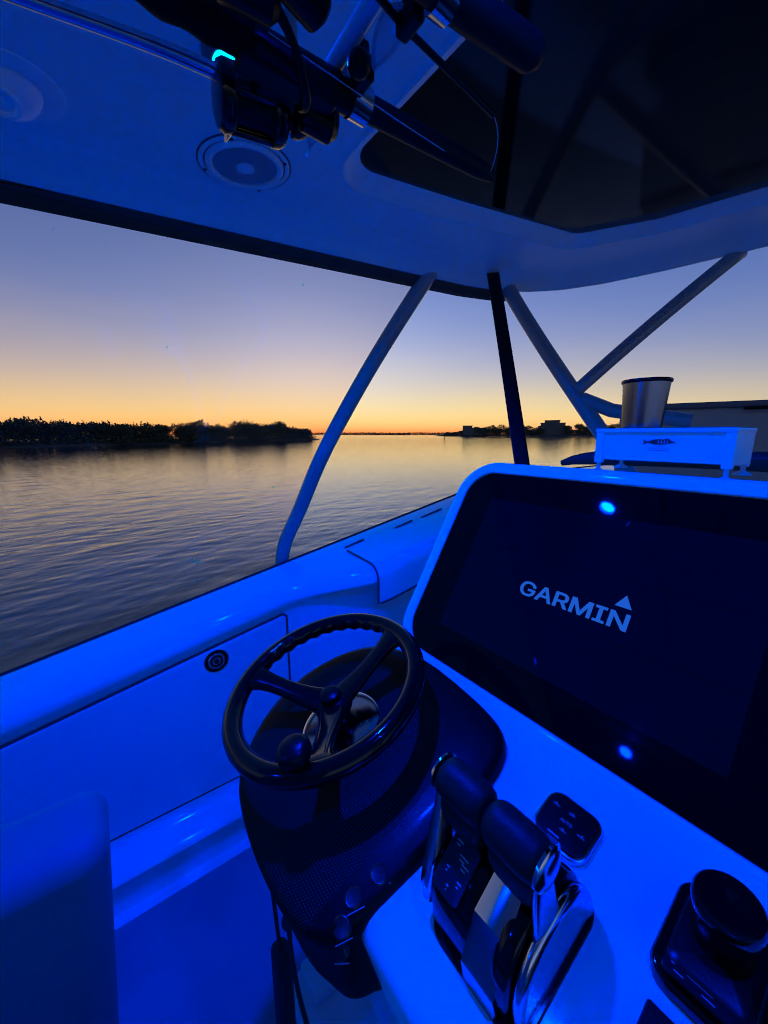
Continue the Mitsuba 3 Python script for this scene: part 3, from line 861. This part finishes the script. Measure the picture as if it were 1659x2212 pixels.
# ------------------------------------------------------------------ tray and cup on the console
TR = thing('tackle_tray', 'white tray box with a fish print on suction feet on the console top', 'tray')
X0, X1, Y0, Y1, Z0, Z1 = -0.424, -0.186, 0.90, 1.03, 1.446, 1.512
add('front', rbox([X0 + 0.014, Y0 + 0.006, Z0], [X1 - 0.014, Y0 + 0.014, Z1 - 0.004], 0.002), 'poly', TR)
add('back', rbox([X0 + 0.014, Y1 - 0.012, Z0], [X1 - 0.014, Y1, Z1 - 0.004], 0.002), 'poly', TR)
for x in (X0, X1 - 0.012):
    add('side', rbox([x, Y0 + 0.012, Z0 - 0.002], [x + 0.012, Y1 - 0.006, Z1 - 0.002], 0.003), 'poly', TR)
    for y in (Y0, Y1 - 0.016):
        xx = x if x == X0 else x - 0.004
        add('corner_post', rbox([xx, y, Z0 - 0.008], [xx + 0.016, y + 0.016, Z1 - 0.006], 0.003), 'poly', TR)
        f = [xx + 0.008, y + 0.008, 0]
        fz = 1.4195 if y == Y0 else 1.4245
        add('foot', lathe([(0.001, Z0 - 0.006), (0.004, Z0 - 0.007), (0.004, fz + 0.006), (0.007, fz + 0.004), (0.011, fz + 0.002), (0.0145, fz - 0.0005), (0.0145, fz - 0.003)], frame(f, [1, 0, 0], [0, 1, 0], [0, 0, 1]), 24), 'clear', TR)
add('rim', cat(rbox([X0 - 0.001, Y0 - 0.003, Z1 - 0.009], [X1 + 0.001, Y0 + 0.016, Z1], 0.003), rbox([X0 - 0.001, Y1 - 0.014, Z1 - 0.009], [X1 + 0.001, Y1 + 0.003, Z1], 0.003),
                rbox([X0 - 0.0015, Y0 + 0.010, Z1 - 0.0085], [X0 + 0.013, Y1 - 0.008, Z1 - 0.0005], 0.003), rbox([X1 - 0.013, Y0 + 0.010, Z1 - 0.0085], [X1 + 0.0015, Y1 - 0.008, Z1 - 0.0005], 0.003)), 'poly', TR)
add('bottom', rbox([X0 + 0.01, Y0 + 0.01, Z0], [X1 - 0.01, Y1 - 0.01, Z0 + 0.006], 0.002), 'poly', TR)
fs = np.linspace(0, 1, 24)
ft, fb = 0.0055 * np.sin(np.pi * fs ** 0.8) + 0.0006, -0.0045 * np.sin(np.pi * fs ** 0.8) - 0.0006
fish = Polygon(np.r_[np.c_[0.010 + 0.048 * fs, ft], np.c_[0.010 + 0.048 * fs[::-1], fb[::-1]]]).union(Polygon([(0.012, 0.0), (0.0, 0.006), (0.004, 0.0), (0.001, -0.006)])).union(Polygon([(0.03, 0.004), (0.045, 0.0075), (0.05, 0.003)]))
for k in range(4):
    fish = fish.difference(sbox(0.028 + 0.005 * k, -0.0025, 0.0302 + 0.005 * k, 0.0035))
tm_ = frame([-0.334, Y0 + 0.0052, 1.4845], [1, 0, 0], [0, 0, 1], [0, -1, 0])
add('fish_print', cat(ext(fish, 0.0004, tm_), ext(sbox(0.010, -0.0165, 0.050, -0.0155), 0.0004, tm_), ext(sbox(0.012, -0.0122, 0.047, -0.0117), 0.0004, tm_), ext(sbox(0.018, -0.0090, 0.042, -0.0086), 0.0004, tm_)), 'ink', TR, smooth=False, label='dark fish print with thin lines of text below')

CU = thing('tumbler', 'brushed steel tumbler cup standing behind the tray', 'cup')
cm_ = frame([-0.362, 0.966, 1.453], [1, 0, 0], [0, 1, 0], [0, 0, 1])
add('body', lathe([(0.001, 0.0), (0.031, 0.0), (0.033, 0.003), (0.0435, 0.153), (0.0435, 0.155)], cm_, 64), 'cup_steel', CU, smooth=40)
add('lid', lathe([(0.0450, 0.153), (0.0465, 0.155), (0.0468, 0.158), (0.0455, 0.1605), (0.030, 0.1605), (0.028, 0.158), (0.001, 0.158)], cm_, 64), 'black_satin', CU, smooth=40)

WG = thing('windshield_pad', 'dark curved pad along the front of the console top', 'pad')
add('pad', tube([[-0.625, 1.13, 1.415], [-0.58, 1.135, 1.428], [-0.5, 1.14, 1.436], [0, 1.14, 1.442], [0.5, 1.14, 1.436], [0.60, 1.135, 1.428], [0.66, 1.13, 1.415]], [0.008, 0.016, 0.021, 0.022, 0.021, 0.016, 0.008], 14, smooth=40), 'track', WG, smooth=True)

# ------------------------------------------------------------------ hardtop
HTP = thing('hardtop', 'white fibreglass hardtop overhead with a dark roof window', 'hardtop')


def zc(y):
    return 2.05 + 0.06 * y


HM = np.eye(4)
HM[2, 1], HM[2, 3] = 0.06, 2.05          # the roof rises 6 cm per metre towards the bow
half = [(-1.20, -2.2), (-1.20, -1.0), (-1.20, 0.0), (-1.20, 0.9), (-1.197, 1.30), (-1.175, 1.47), (-1.12, 1.62), (-1.03, 1.735), (-0.90, 1.82), (-0.70, 1.885), (-0.4, 1.945), (0, 1.975)]
full = np.array([(-x, y) for x, y in half[:-1]] + half[::-1])    # counter-clockwise from starboard aft
fullp = Polygon(full)
wh = [(-0.885, 0.552), (-0.855, 0.9), (-0.795, 1.40), (-0.60, 1.53), (-0.33, 1.60), (0, 1.62)]
win = Polygon(wh + [(-x, y) for x, y in wh[:-1]][::-1])
win = win.buffer(-0.07).buffer(0.07, quad_segs=10)
flat = fullp.buffer(-0.14).buffer(0.02)
add('underside', put(ext(flat.difference(win.buffer(0.045)), 0.06), HM), 'gel_satin', HTP, smooth=20)
wo = np.array(win.buffer(0.045, quad_segs=12).segmentize(0.05).exterior.coords)[:-1]
if not Polygon(wo).exterior.is_ccw:
    wo = wo[::-1]
add('window_surround', put(sweep_outline(wo, [(-0.004, 0.004), (-0.002, -0.001), (0.003, -0.0025), (0.010, 0.0), (0.036, 0.026), (0.045, 0.030), (0.055, 0.031)]), HM), 'gel_satin', HTP, smooth=40)
add('roof_window', put(ext(win.buffer(0.004), 0.012, None, 0.0295), HM), 'tinted_glass', HTP, smooth=20, label='dark glossy roof window')
fo_ = np.array(Polygon(full).segmentize(0.06).exterior.coords)[:-1]
fo_ = chaikin(fo_, 1)
if not Polygon(fo_).exterior.is_ccw:
    fo_ = fo_[::-1]
add('edge', put(sweep_outline(fo_, [(0.145, 0.03), (0.135, 0.0005), (0.122, -0.004), (0.105, -0.006), (0.060, -0.012), (0.030, -0.026), (0.012, -0.036), (-0.004, -0.034), (-0.016, -0.022), (-0.022, 0.0), (-0.020, 0.04), (0.0, 0.075)]), HM), 'gel_satin', HTP, smooth=50)
add('roof_skin', put(ext(fullp, 0.03, None, 0.068), HM), 'gel_satin', HTP, smooth=20)
tk = [[(x, y, zc(y) + dz) for x, dz in ((-1.196, -0.030), (-1.200, -0.046), (-1.212, -0.062), (-1.232, -0.066), (-1.246, -0.05), (-1.246, 0.02), (-1.20, 0.02))] for y in np.r_[np.linspace(-2.15, 1.2, 24), np.linspace(1.25, 1.56, 12)]]
tk = [[(x + float(np.interp(y, [0, 1.3, 1.47, 1.62], [0, 0.003, 0.025, 0.08])), y, z) for x, y, z in row] for row in tk]
add('curtain_track', loft(tk, True, True), 'track', HTP, smooth=40, label='dark window track under the port edge')
add('curtain_track', loft(np.array(tk) * [-1, 1, 1], True, True), 'track', HTP, smooth=40)

SPK = thing('ceiling_speaker', 'round white speaker grille set in the hardtop', 'speaker')
sx, sy = -0.958, 0.338
SM = HM @ frame([sx, sy, 0.0], [1, 0, 0], [0, -1, 0], [0, 0, -1])
add('rim', put(lathe([(0.094, -0.003), (0.0935, 0.002), (0.090, 0.0045), (0.085, 0.004), (0.0835, 0.0015), (0.081, 0.0015), (0.0795, 0.006), (0.076, 0.009), (0.070, 0.009), (0.067, 0.006), (0.0665, 0.001)], None, 64), SM), 'gel_satin', SPK, smooth=35)
mat('grille', two(bump(pri(proc(lambda p, n, uv: mix((0.07, 0.07, 0.08), (0.5, 0.51, 0.54), smoothstep(0.30, 0.42, voronoi_grid(p)))), 0.5), lambda p, n, uv: voronoi_grid(p), 0.0008, 5e-4)))


def voronoi_grid(p):
    a, b = p.x / 0.0046, p.y / 0.0046
    row = dr.floor(b)
    a = a + 0.5 * (row - 2 * dr.floor(row / 2))
    fa, fb = a - dr.floor(a) - 0.5, b - row - 0.5
    return dr.sqrt(fa * fa + fb * fb)


add('dark_ring', put(lathe([(0.0972, -0.002), (0.0970, 0.0012), (0.0935, 0.0016), (0.0925, 0.0010)], None, 64), SM), 'seam', SPK, smooth=35)  # dark rings put in for the outline and shadow arcs round the grille
add('dark_ring', put(lathe([(0.0836, 0.0012), (0.0832, 0.0022), (0.0812, 0.0022), (0.0808, 0.0012)], None, 64), SM), 'seam', SPK, smooth=35)
add('grille', put(lathe([(0.0668, 0.002), (0.06, 0.0035), (0.03, 0.0055), (0.0185, 0.006)], None, 64), SM), 'grille', SPK, smooth=35)
add('cap', put(lathe([(0.0185, 0.0055), (0.0182, 0.0085), (0.015, 0.0098), (0.001, 0.0102)], None, 40), SM), 'gel_satin', SPK, smooth=35)
for a in (0.6, 2.2, 3.8, 5.4):
    add('screw', put(lathe([(0.0035, 0.003), (0.003, 0.0062), (0.001, 0.0066)], None, 12), SM @ frame([0.0873 * math.cos(a), 0.0873 * math.sin(a), 0], [1, 0, 0], [0, 1, 0], [0, 0, 1])), 'black_satin', SPK)

EB = thing('eyeball_light', 'unlit round swivel light in the hardtop at the upper left', 'light')
EM = HM @ frame([-0.955, -0.042, 0.0], [1, 0, 0], [0, -1, 0], [0, 0, -1])
add('flange', put(lathe([(0.078, -0.003), (0.0775, 0.002), (0.072, 0.0045), (0.052, 0.0055), (0.0485, 0.003), (0.048, -0.004)], None, 56), EM), 'gel_satin', EB, smooth=35)
add('ball', put(trimesh.creation.icosphere(subdivisions=4, radius=0.047).apply_translation([0, 0, -0.004]), EM), 'gel_satin', EB, smooth=True)
add('bulb_well', put(lathe([(0.020, 0.0), (0.022, 0.004), (0.022, 0.008), (0.017, 0.009), (0.014, 0.002), (0.001, -0.002)], None, 32), EM @ frame([0.018, 0.006, 0.034], [0.9, 0, -0.43], [0, 1, 0], [0.43, 0, 0.9])), 'gel_satin', EB, smooth=40)

# LED lamps in the hardtop; the centre and aft ones are out of view
for (x, y, lab) in ((-0.7097, 0.2409, 'glowing blue lamp in the hardtop behind the fishing reel'), (0.05, 0.240, 'unseen blue lamp on the centre line of the hardtop, lighting the dash'), (-0.75, -1.50, 'unseen blue lamp in the hardtop aft on the port side, mirrored in the display')):
    k = thing('ceiling_lamp', lab, 'lamp', 'blue lamps in the hardtop')
    big = 1.15 if y < 0 else 1.0
    tl = 0.42 if y < 0 else 0.0          # the unseen aft lamp is angled forward to show in the display glass
    LM = HM @ frame([x, y, -0.02 if y < 0 else 0.0], [1, 0, 0], [0, -math.cos(tl), -math.sin(tl)], [0, math.sin(tl), -math.cos(tl)])
    LM[:3, :3] *= big
    if y < 0:
        add('pod', put(lathe([(0.020, -0.03), (0.036, -0.02), (0.043, -0.004), (0.043, 0.001)], None, 40), LM), 'lamp_ring', k, smooth=40)
    add('ring', put(lathe([(0.044, -0.003), (0.0435, 0.007), (0.040, 0.013), (0.033, 0.016), (0.029, 0.015), (0.0272, 0.012), (0.027, -0.001)], None, 40), LM), 'lamp_ring', k, smooth=35)
    dp = 0.014 if y < 0 else 0.0          # the aft lens stands flush with its rim, the forward ones are sunk
    lens = put(lathe([(0.0262, 0.001 + dp), (0.022, 0.0018 + dp), (0.012, 0.0026 + dp), (0.001, 0.003 + dp)], None, 32), LM)
    if lens.face_normals[:, 2].mean() > 0:
        lens.invert()
    scene[k + '__lens'] = mikit.ply(lens, {'type': 'diffuse', 'reflectance': {'type': 'rgb', 'value': [0.3, 0.3, 0.3]}}, smooth=False, emitter={'type': 'area', 'sampling_weight': 6.0, 'radiance': {'type': 'rgb', 'value': (LED * (0.36 if y < 0 else 1.75 if x < 0 else 0.85)).tolist()}})

# legs
G1 = thing('support_pipe', 'curved white pipe rising from the port gunwale to the hardtop', 'pipe')
L1 = [(-1.612, 0.615, 0.80), (-1.606, 0.622, 0.90), (-1.598, 0.631, 1.0), (-1.555, 0.682, 1.15), (-1.47, 0.733, 1.345), (-1.40, 0.842, 1.588), (-1.33, 0.932, 1.775), (-1.25, 1.018, 1.949), (-1.195, 1.105, 2.10)]
add('pipe', tube(L1, 0.030, 24, smooth=40), 'pipe', G1, smooth=True)
add('foot', rbox([-1.66, 0.56, 0.79], [-1.565, 0.67, 0.83], 0.012), 'pipe', G1)
G2 = thing('support_pipe', 'white pipe running down from the front corner of the hardtop behind the tray', 'pipe')
A2, B2 = np.array([-1.152, 1.513, 2.12]), np.array([-0.72, 1.61, 1.48])
add('pipe', tube([A2, A2 * 0.55 + B2 * 0.45 + np.array([-0.012, 0, 0.004]), B2, B2 + (B2 - A2) * 0.62], 0.029, 24, smooth=24), 'pipe', G2, smooth=True)
J = np.array([-0.838, 1.575, 1.668])
G3 = thing('support_pipe', 'white pipe rising to the right from the joint up to the front of the hardtop', 'pipe')
add('pipe', tube([J, (-0.70, 1.72, 1.86), (-0.48, 1.945, 2.14)], 0.025, 24, smooth=20), 'pipe', G3, smooth=True)
G4 = thing('support_pipe', 'short white brace pipe from the joint to behind the steel tumbler', 'pipe')
add('pipe', tube([J + [0.02, 0.01, -0.03], (-0.72, 1.63, 1.590), (-0.48, 1.70, 1.545)], 0.026, 24), 'pipe', G4, smooth=True)
BP = thing('curtain_post', 'flat black post between the hardtop and the console', 'post')
pa, pb = np.array([-1.094, 1.345, 2.12]), np.array([-0.74, 1.10, 1.40])
pb2 = pb + (pb - pa) * 0.25
rg = []
for s in np.linspace(0, 1, 12):
    c = pa * (1 - s) + pb2 * s
    bow = 0.010 * math.sin(s * math.pi)
    ax = np.array([0.80, 0.60, 0])
    ay = np.array([-0.55, 0.75, 0.1])
    g = np.arange(16) * 2 * np.pi / 16
    rg.append(c + np.array([0.0, 0, bow]) + (np.sign(np.cos(g)) * np.abs(np.cos(g)) ** 0.5)[:, None] * ax * 0.0235 + (np.sign(np.sin(g)) * np.abs(np.sin(g)) ** 0.5)[:, None] * ay * 0.009)
add('post', loft(rg, True, True), 'black_soft', BP, smooth=50)

# clear side curtain between gunwale and hardtop
L1a = np.array(L1)
cu = []
for f in np.linspace(0, 1, 14):
    rows = []
    for t_ in np.linspace(0, 1, 12):
        zz = L1a[0, 2] + (L1a[-1, 2] - L1a[0, 2]) * t_
        edge = np.array([np.interp(zz, L1a[:, 2], L1a[:, i]) for i in range(3)])
        aft = np.array([edge[0], -1.75, zo(-1.75) + 0.004 + (zc(-1.75) - 0.055 - zo(-1.75)) * t_])
        rows.append(aft * (1 - f) + edge * f)
    cu.append(rows)
SC = thing('side_curtain', 'clear side curtain between the port gunwale and the hardtop', 'curtain')
add('sheet', loft(cu, False, False), 'curtain', SC, smooth=True)

# ------------------------------------------------------------------ rods overhead
ZR = 1.881
RK = thing('rod_rack', 'white cross bar rod rack under the hardtop', 'rod rack')
add('bar', tube([[-0.579, 0.2738, 1.908], [-0.162, 0.2608, 1.908], [0.283, 0.2608, 1.908]], 0.0095, 16), 'gel', RK, smooth=True)
for x in (-0.572, 0.28):
    add('stay', tube([[x, 0.2735, 1.906], [x, 0.2735, 2.070]], 0.008, 14), 'pipe', RK, smooth=True)


def clip(x, y, z, s=1.0):
    """clear leaf shaped strap hanging from the bar, pointing to port"""
    t_ = np.linspace(0, 2 * np.pi, 40, endpoint=False)
    l, w = 0.030 * np.cos(t_) * s, 0.0125 * s * np.sin(t_) * (1 - 0.5 * np.cos(t_))
    ex, ey = np.array([-0.98, 0.16, -0.10]), np.array([0.16, 0.98, 0.05])
    c = np.array([x, y, z])
    pts = [c + ex * a + ey * b for a, b in zip(l, w)]
    add('loop', tube(pts + pts[:1], 0.0021, 8), 'clear', RK, smooth=True)
    add('web', tm([c + ex * a * 0.96 + ey * b * 0.9 for a, b in zip(l, w)] + [c], [[i, (i + 1) % 40, 40] for i in range(40)]), 'web', RK, smooth=True)
    add('tip', tube([pts[0] - ex * 0.004, pts[0] + ex * 0.012 * s, pts[0] + ex * 0.017 * s], [0.0028, 0.0022, 0.0012], 8), 'clear', RK, smooth=True)


mat('web', {'type': 'principledthin', 'base_color': {'type': 'rgb', 'value': [0.8, 0.82, 0.85]}, 'roughness': 0.2, 'diff_trans': 1.0, 'spec_trans': 0.55})
clip(-0.377, 0.284, 1.886)
clip(-0.520, 0.279, 1.883)
clip(-0.440, 0.283, 1.888, 0.9)
for (x, y, z) in ((-0.410, 0.272, 1.880), (-0.262, 0.278, 1.884)):
    add('knob', put(trimesh.creation.icosphere(subdivisions=3, radius=0.0125), frame([x, y, z], [1, 0, 0], [0, 1, 0], [0, 0, 1])), 'black_satin', RK, smooth=True)
for (x, y) in ((-0.430, 0.284), (-0.352, 0.286), (-0.508, 0.286)):
    add('bracket', cat(rbox([x - 0.008, y - 0.007, 1.872], [x + 0.022, y + 0.008, 1.896], 0.004), rbox([x + 0.004, y - 0.006, 1.89], [x + 0.016, y + 0.006, 1.912], 0.004)), 'black_satin', RK)

mat('cork', two(bump(pri((0.004, 0.004, 0.0045), 0.75, specular=0.12), lambda p, n, uv: noise(p.x * 250, p.y * 250, p.z * 250), 0.0012, 4e-4)))
ROD = thing('fishing_rod', 'thick black fishing rod with a reel lying under the hardtop', 'fishing rod')
ys = np.linspace(-0.26, 0.178, 80)
add('grip', tube([[-0.4577, y, ZR] for y in ys], [0.0152 + (0.0014 * math.sin(y * 150) + 0.0010 * math.sin(y * 61 + 1)) * (y < 0.14) for y in ys], 22), 'cork', ROD, smooth=True)
add('reel_seat', tube([[-0.4568, 0.1741, ZR], [-0.456, 0.1823, ZR], [-0.4536, 0.2835, ZR], [-0.4536, 0.2884, ZR]], [0.0155, 0.0168, 0.0168, 0.014], 22), 'black_satin', ROD, smooth=50)
add('chrome_ring', tube([[-0.4528, 0.2851, ZR], [-0.4528, 0.2867, ZR], [-0.4528, 0.3094, ZR], [-0.4528, 0.311, ZR]], [0.0148, 0.0182, 0.0182, 0.0148], 26), 'chrome', ROD, smooth=40)
add('blank', tube([[-0.4528, 0.2997, ZR], [-0.4463, 0.4536, ZR], [-0.4447, 0.5022, ZR], [-0.4439, 0.5306, ZR]], [0.0138, 0.0125, 0.0115, 0.008], 18), 'black_soft', ROD, smooth=True)
REEL = thing('fishing_reel', 'black multiplier reel hanging from the thick rod', 'fishing reel')
rz = np.array([0.10, 0.99, 0.06]) / np.linalg.norm([0.10, 0.99, 0.06])
rx0 = np.cross([0, 0, 1.0], rz)
rx0 /= np.linalg.norm(rx0)
rx = frame([-0.5183, 0.2007, 1.872], rx0 * 0.86, np.cross(rz, rx0) * 0.86, rz * 0.86)
add('side_plate', put(lathe([(0.001, -0.053), (0.024, -0.053), (0.033, -0.050), (0.0365, -0.044), (0.0365, -0.036), (0.034, -0.032)], None, 40), rx), 'black_gloss', REEL, smooth=40)
add('side_plate', put(lathe([(0.034, 0.018), (0.0370, 0.021), (0.0370, 0.029), (0.033, 0.036), (0.024, 0.039), (0.001, 0.039)], None, 40), rx), 'black_gloss', REEL, smooth=40)
add('spool', put(lathe([(0.0315, -0.033), (0.0275, -0.027), (0.0275, 0.013), (0.0315, 0.019)], None, 40), rx), 'black_satin', REEL, smooth=40)
for a in (0.4, 2.0, 3.4, 4.9):
    add('frame_bar', tube([(rx @ [0.0325 * math.cos(a), 0.0325 * math.sin(a), z, 1])[:3] for z in (-0.036, 0.024)], 0.004, 10), 'black_gloss', REEL, smooth=True)
add('drag_knob', put(lathe([(0.012, 0.037), (0.013, 0.040), (0.013, 0.048), (0.0195, 0.050), (0.020, 0.057), (0.0165, 0.066), (0.013, 0.071), (0.001, 0.072)], None, 30), rx), 'black_satin', REEL, smooth=40)
ha = [(rx @ np.r_[h, 1])[:3] for h in ([-0.008, 0.0, 0.061], [-0.018, -0.006, 0.064], [-0.030, -0.010, 0.061])]
add('handle', tube(ha, [0.005, 0.004, 0.004], 10), 'black_satin', REEL, smooth=True)
add('handle_knob', tube([ha[2] + np.array([0.002, -0.012, 0.0]), ha[2] + np.array([0.0, -0.006, 0.0]), ha[2] + np.array([0.004, 0.026, -0.003]), ha[2] + np.array([0.005, 0.034, -0.003])], [0.009, 0.016, 0.0165, 0.009], 18), 'black_satin', REEL, smooth=40)
add('foot', rbox([-0.4738, 0.160, 1.8615], [-0.4480, 0.268, 1.8695], 0.003), 'black_satin', REEL)
add('stem', rbox([-0.500, 0.186, 1.864], [-0.4633, 0.236, 1.884], 0.006), 'black_satin', REEL)
tip = np.array([-0.601, 0.1879, 1.8767])
add('line_guide', cat(tube([[-0.528, 0.168, 1.868], tip], [0.0028, 0.002], 8), tube([[-0.530, 0.190, 1.868], tip], [0.0028, 0.002], 8)), 'steel', REEL, smooth=True)
CB = thing('strap', 'thin black curved strap crossing the thick rod', 'strap')
add('cord', tube([[-0.3686, 0.158, 1.8929], [-0.4091, 0.1782, 1.8848], [-0.4196, 0.2001, 1.8742], [-0.4415, 0.2236, 1.8605], [-0.4657, 0.2365, 1.8596], [-0.4795, 0.2333, 1.8686]], [0.0045, 0.0055, 0.0042, 0.0055, 0.0065, 0.006], 12, smooth=30), 'black_satin', CB, smooth=True)
R2 = thing('fishing_rod', 'black rod ending over the roof window, at the top of the picture', 'fishing rod')
add('blank', tube([[-0.3175, 0.0972, ZR], [-0.3143, 0.243, ZR], [-0.3062, 0.324, ZR], [-0.2965, 0.405, ZR], [-0.2948, 0.4172, ZR]], [0.0125, 0.0135, 0.0158, 0.0158, 0.010], 18), 'black_soft', R2, smooth=True)
add('chrome_ring', tube([[-0.3119, 0.2851, ZR], [-0.311, 0.3046, ZR]], 0.0172, 24), 'chrome', R2, smooth=40)
RL2 = thing('fishing_reel', 'black reel cut off by the top edge of the picture', 'fishing reel')
add('body', tube([[-0.405, 0.1215, 1.8767], [-0.4034, 0.1296, 1.8767], [-0.3985, 0.1720, 1.8767], [-0.3969, 0.1790, 1.8767]], [0.0145, 0.0195, 0.0195, 0.013], 22), 'black_satin', RL2, smooth=40)
add('handle_knob', tube([[-0.3661, 0.1458, 1.8767], [-0.3661, 0.1539, 1.8767], [-0.3800, 0.2080, 1.8767], [-0.3815, 0.2145, 1.8767]], [0.013, 0.0172, 0.0192, 0.0115], 22), 'black_satin', RL2, smooth=40)
R3 = thing('steel_rod', 'thin bright steel rod along the left of the thick rod', 'rod')
add('pole', tube([[-0.545, -0.2025, ZR], [-0.5400, -0.02, ZR], [-0.5208, 0.0729, ZR], [-0.5095, 0.162, ZR]], [0.0055, 0.006, 0.0066, 0.0074], 18, smooth=24), 'chrome', R3, smooth=True)
R4 = thing('thin_pole', 'slim black pole crossing the cross bar near the top edge', 'pole')
add('pole', tube([[-0.3443, 0.1944, 1.8929], [-0.3564, 0.2851, 1.8848], [-0.3807, 0.4536, 1.8929]], 0.0033, 12), 'black_satin', R4, smooth=True)
FL = thing('fishing_line', 'fine pale fishing line stretched below the roof window', 'line')
add('line', tube([[-0.4212, 0.1782, 1.8686], [-0.4334, 0.3402, 1.871], [-0.4439, 0.5184, 1.8742]], 0.0005, 6), 'line', FL, smooth=True)
FL = thing('fishing_line', 'second fine fishing line curving to meet the first', 'line')
add('line', tube([[-0.3807, 0.4536, 1.8929], [-0.405, 0.4941, 1.8888], [-0.4439, 0.5225, 1.8742]], 0.0005, 6, smooth=16), 'line', FL, smooth=True)

# ------------------------------------------------------------------ seat, cables
SE = thing('helm_chair', 'upholstered helm chair bolster at the lower left corner', 'chair')
seat = rbox([-0.17, -0.565, -0.575], [0.0, 0.0, 0.0], 0.045, None, 20)
sa = math.radians(4.5)
seat_m = frame([-0.70, -0.052, 0.832], [1, 0, 0], [0, math.cos(sa), -math.sin(sa) * 0.0], [0, math.sin(sa), math.cos(sa)])
add('cushion', put(seat, seat_m), 'vinyl', SE, smooth=60)
add('base', rbox([-0.85, -0.60, 0.0], [-0.72, -0.12, 0.27], 0.03), 'gel', SE)
HB = thing('unseen_bench', 'unseen wide upholstered bench behind the wheel, darkening the reflection in the cup', 'bench')  # out of view aft, keeps the bright stern sky out of the cup reflection
add('seat', rbox([-0.64, -0.95, 0.55], [0.75, -0.42, 0.70], 0.05, None, 12), 'vinyl', HB, smooth=60)
add('backrest', rbox([-0.66, -1.05, 0.65], [0.77, -0.92, 1.52], 0.05, None, 12), 'vinyl', HB, smooth=60)
add('base', rbox([-0.60, -0.95, 0.0], [0.70, -0.50, 0.56], 0.04), 'gel', HB)
CA = thing('handset_lead', 'black corded plugs hanging beside the helm pod', 'lead')
add('cord', tube([[-0.660, 0.190, 0.745], [-0.665, 0.186, 0.70], [-0.658, 0.190, 0.64], [-0.650, 0.195, 0.55], [-0.652, 0.20, 0.45], [-0.648, 0.203, 0.39]], 0.0042, 12, smooth=30), 'rubber', CA, smooth=True)
add('plug', tube([[-0.660, 0.190, 0.765], [-0.661, 0.190, 0.755], [-0.662, 0.189, 0.728], [-0.664, 0.188, 0.722]], [0.006, 0.0115, 0.0105, 0.005], 16), 'rubber', CA, smooth=40)
add('plug', tube([[-0.625, 0.20, 0.750], [-0.625, 0.200, 0.742], [-0.632, 0.196, 0.690], [-0.634, 0.195, 0.684]], [0.005, 0.009, 0.012, 0.008], 16), 'rubber', CA, smooth=40)
CA2 = thing('handset_lead', 'second black cord hanging from the lower edge of the helm pod', 'lead')
add('cord', tube([[-0.535, 0.19, 0.66], [-0.545, 0.188, 0.60], [-0.545, 0.19, 0.54], [-0.528, 0.195, 0.45], [-0.49, 0.21, 0.34], [-0.50, 0.23, 0.24]], 0.0045, 12, smooth=30), 'rubber', CA2, smooth=True)
add('plug', tube([[-0.52, 0.192, 0.69], [-0.523, 0.191, 0.68], [-0.540, 0.187, 0.635], [-0.541, 0.187, 0.628]], [0.006, 0.0145, 0.014, 0.007], 16), 'rubber', CA2, smooth=40)
HS = thing('handset', 'black handset hanging at the end of the cord by the deck', 'handset')
add('body', rbox([-0.675, 0.185, 0.10], [-0.625, 0.222, 0.405], 0.014), 'rubber', HS)
PO = thing('pouch', 'black pouch hanging below the edge of the dash', 'pouch')
add('body', put(rbox([-0.035, -0.018, -0.16], [0.035, 0.018, 0.0], 0.016), frame([-0.30, 0.205, 0.66], [1, 0, 0], [0, 1, 0], [0.10, 0, 0.99])), 'black_soft', PO)
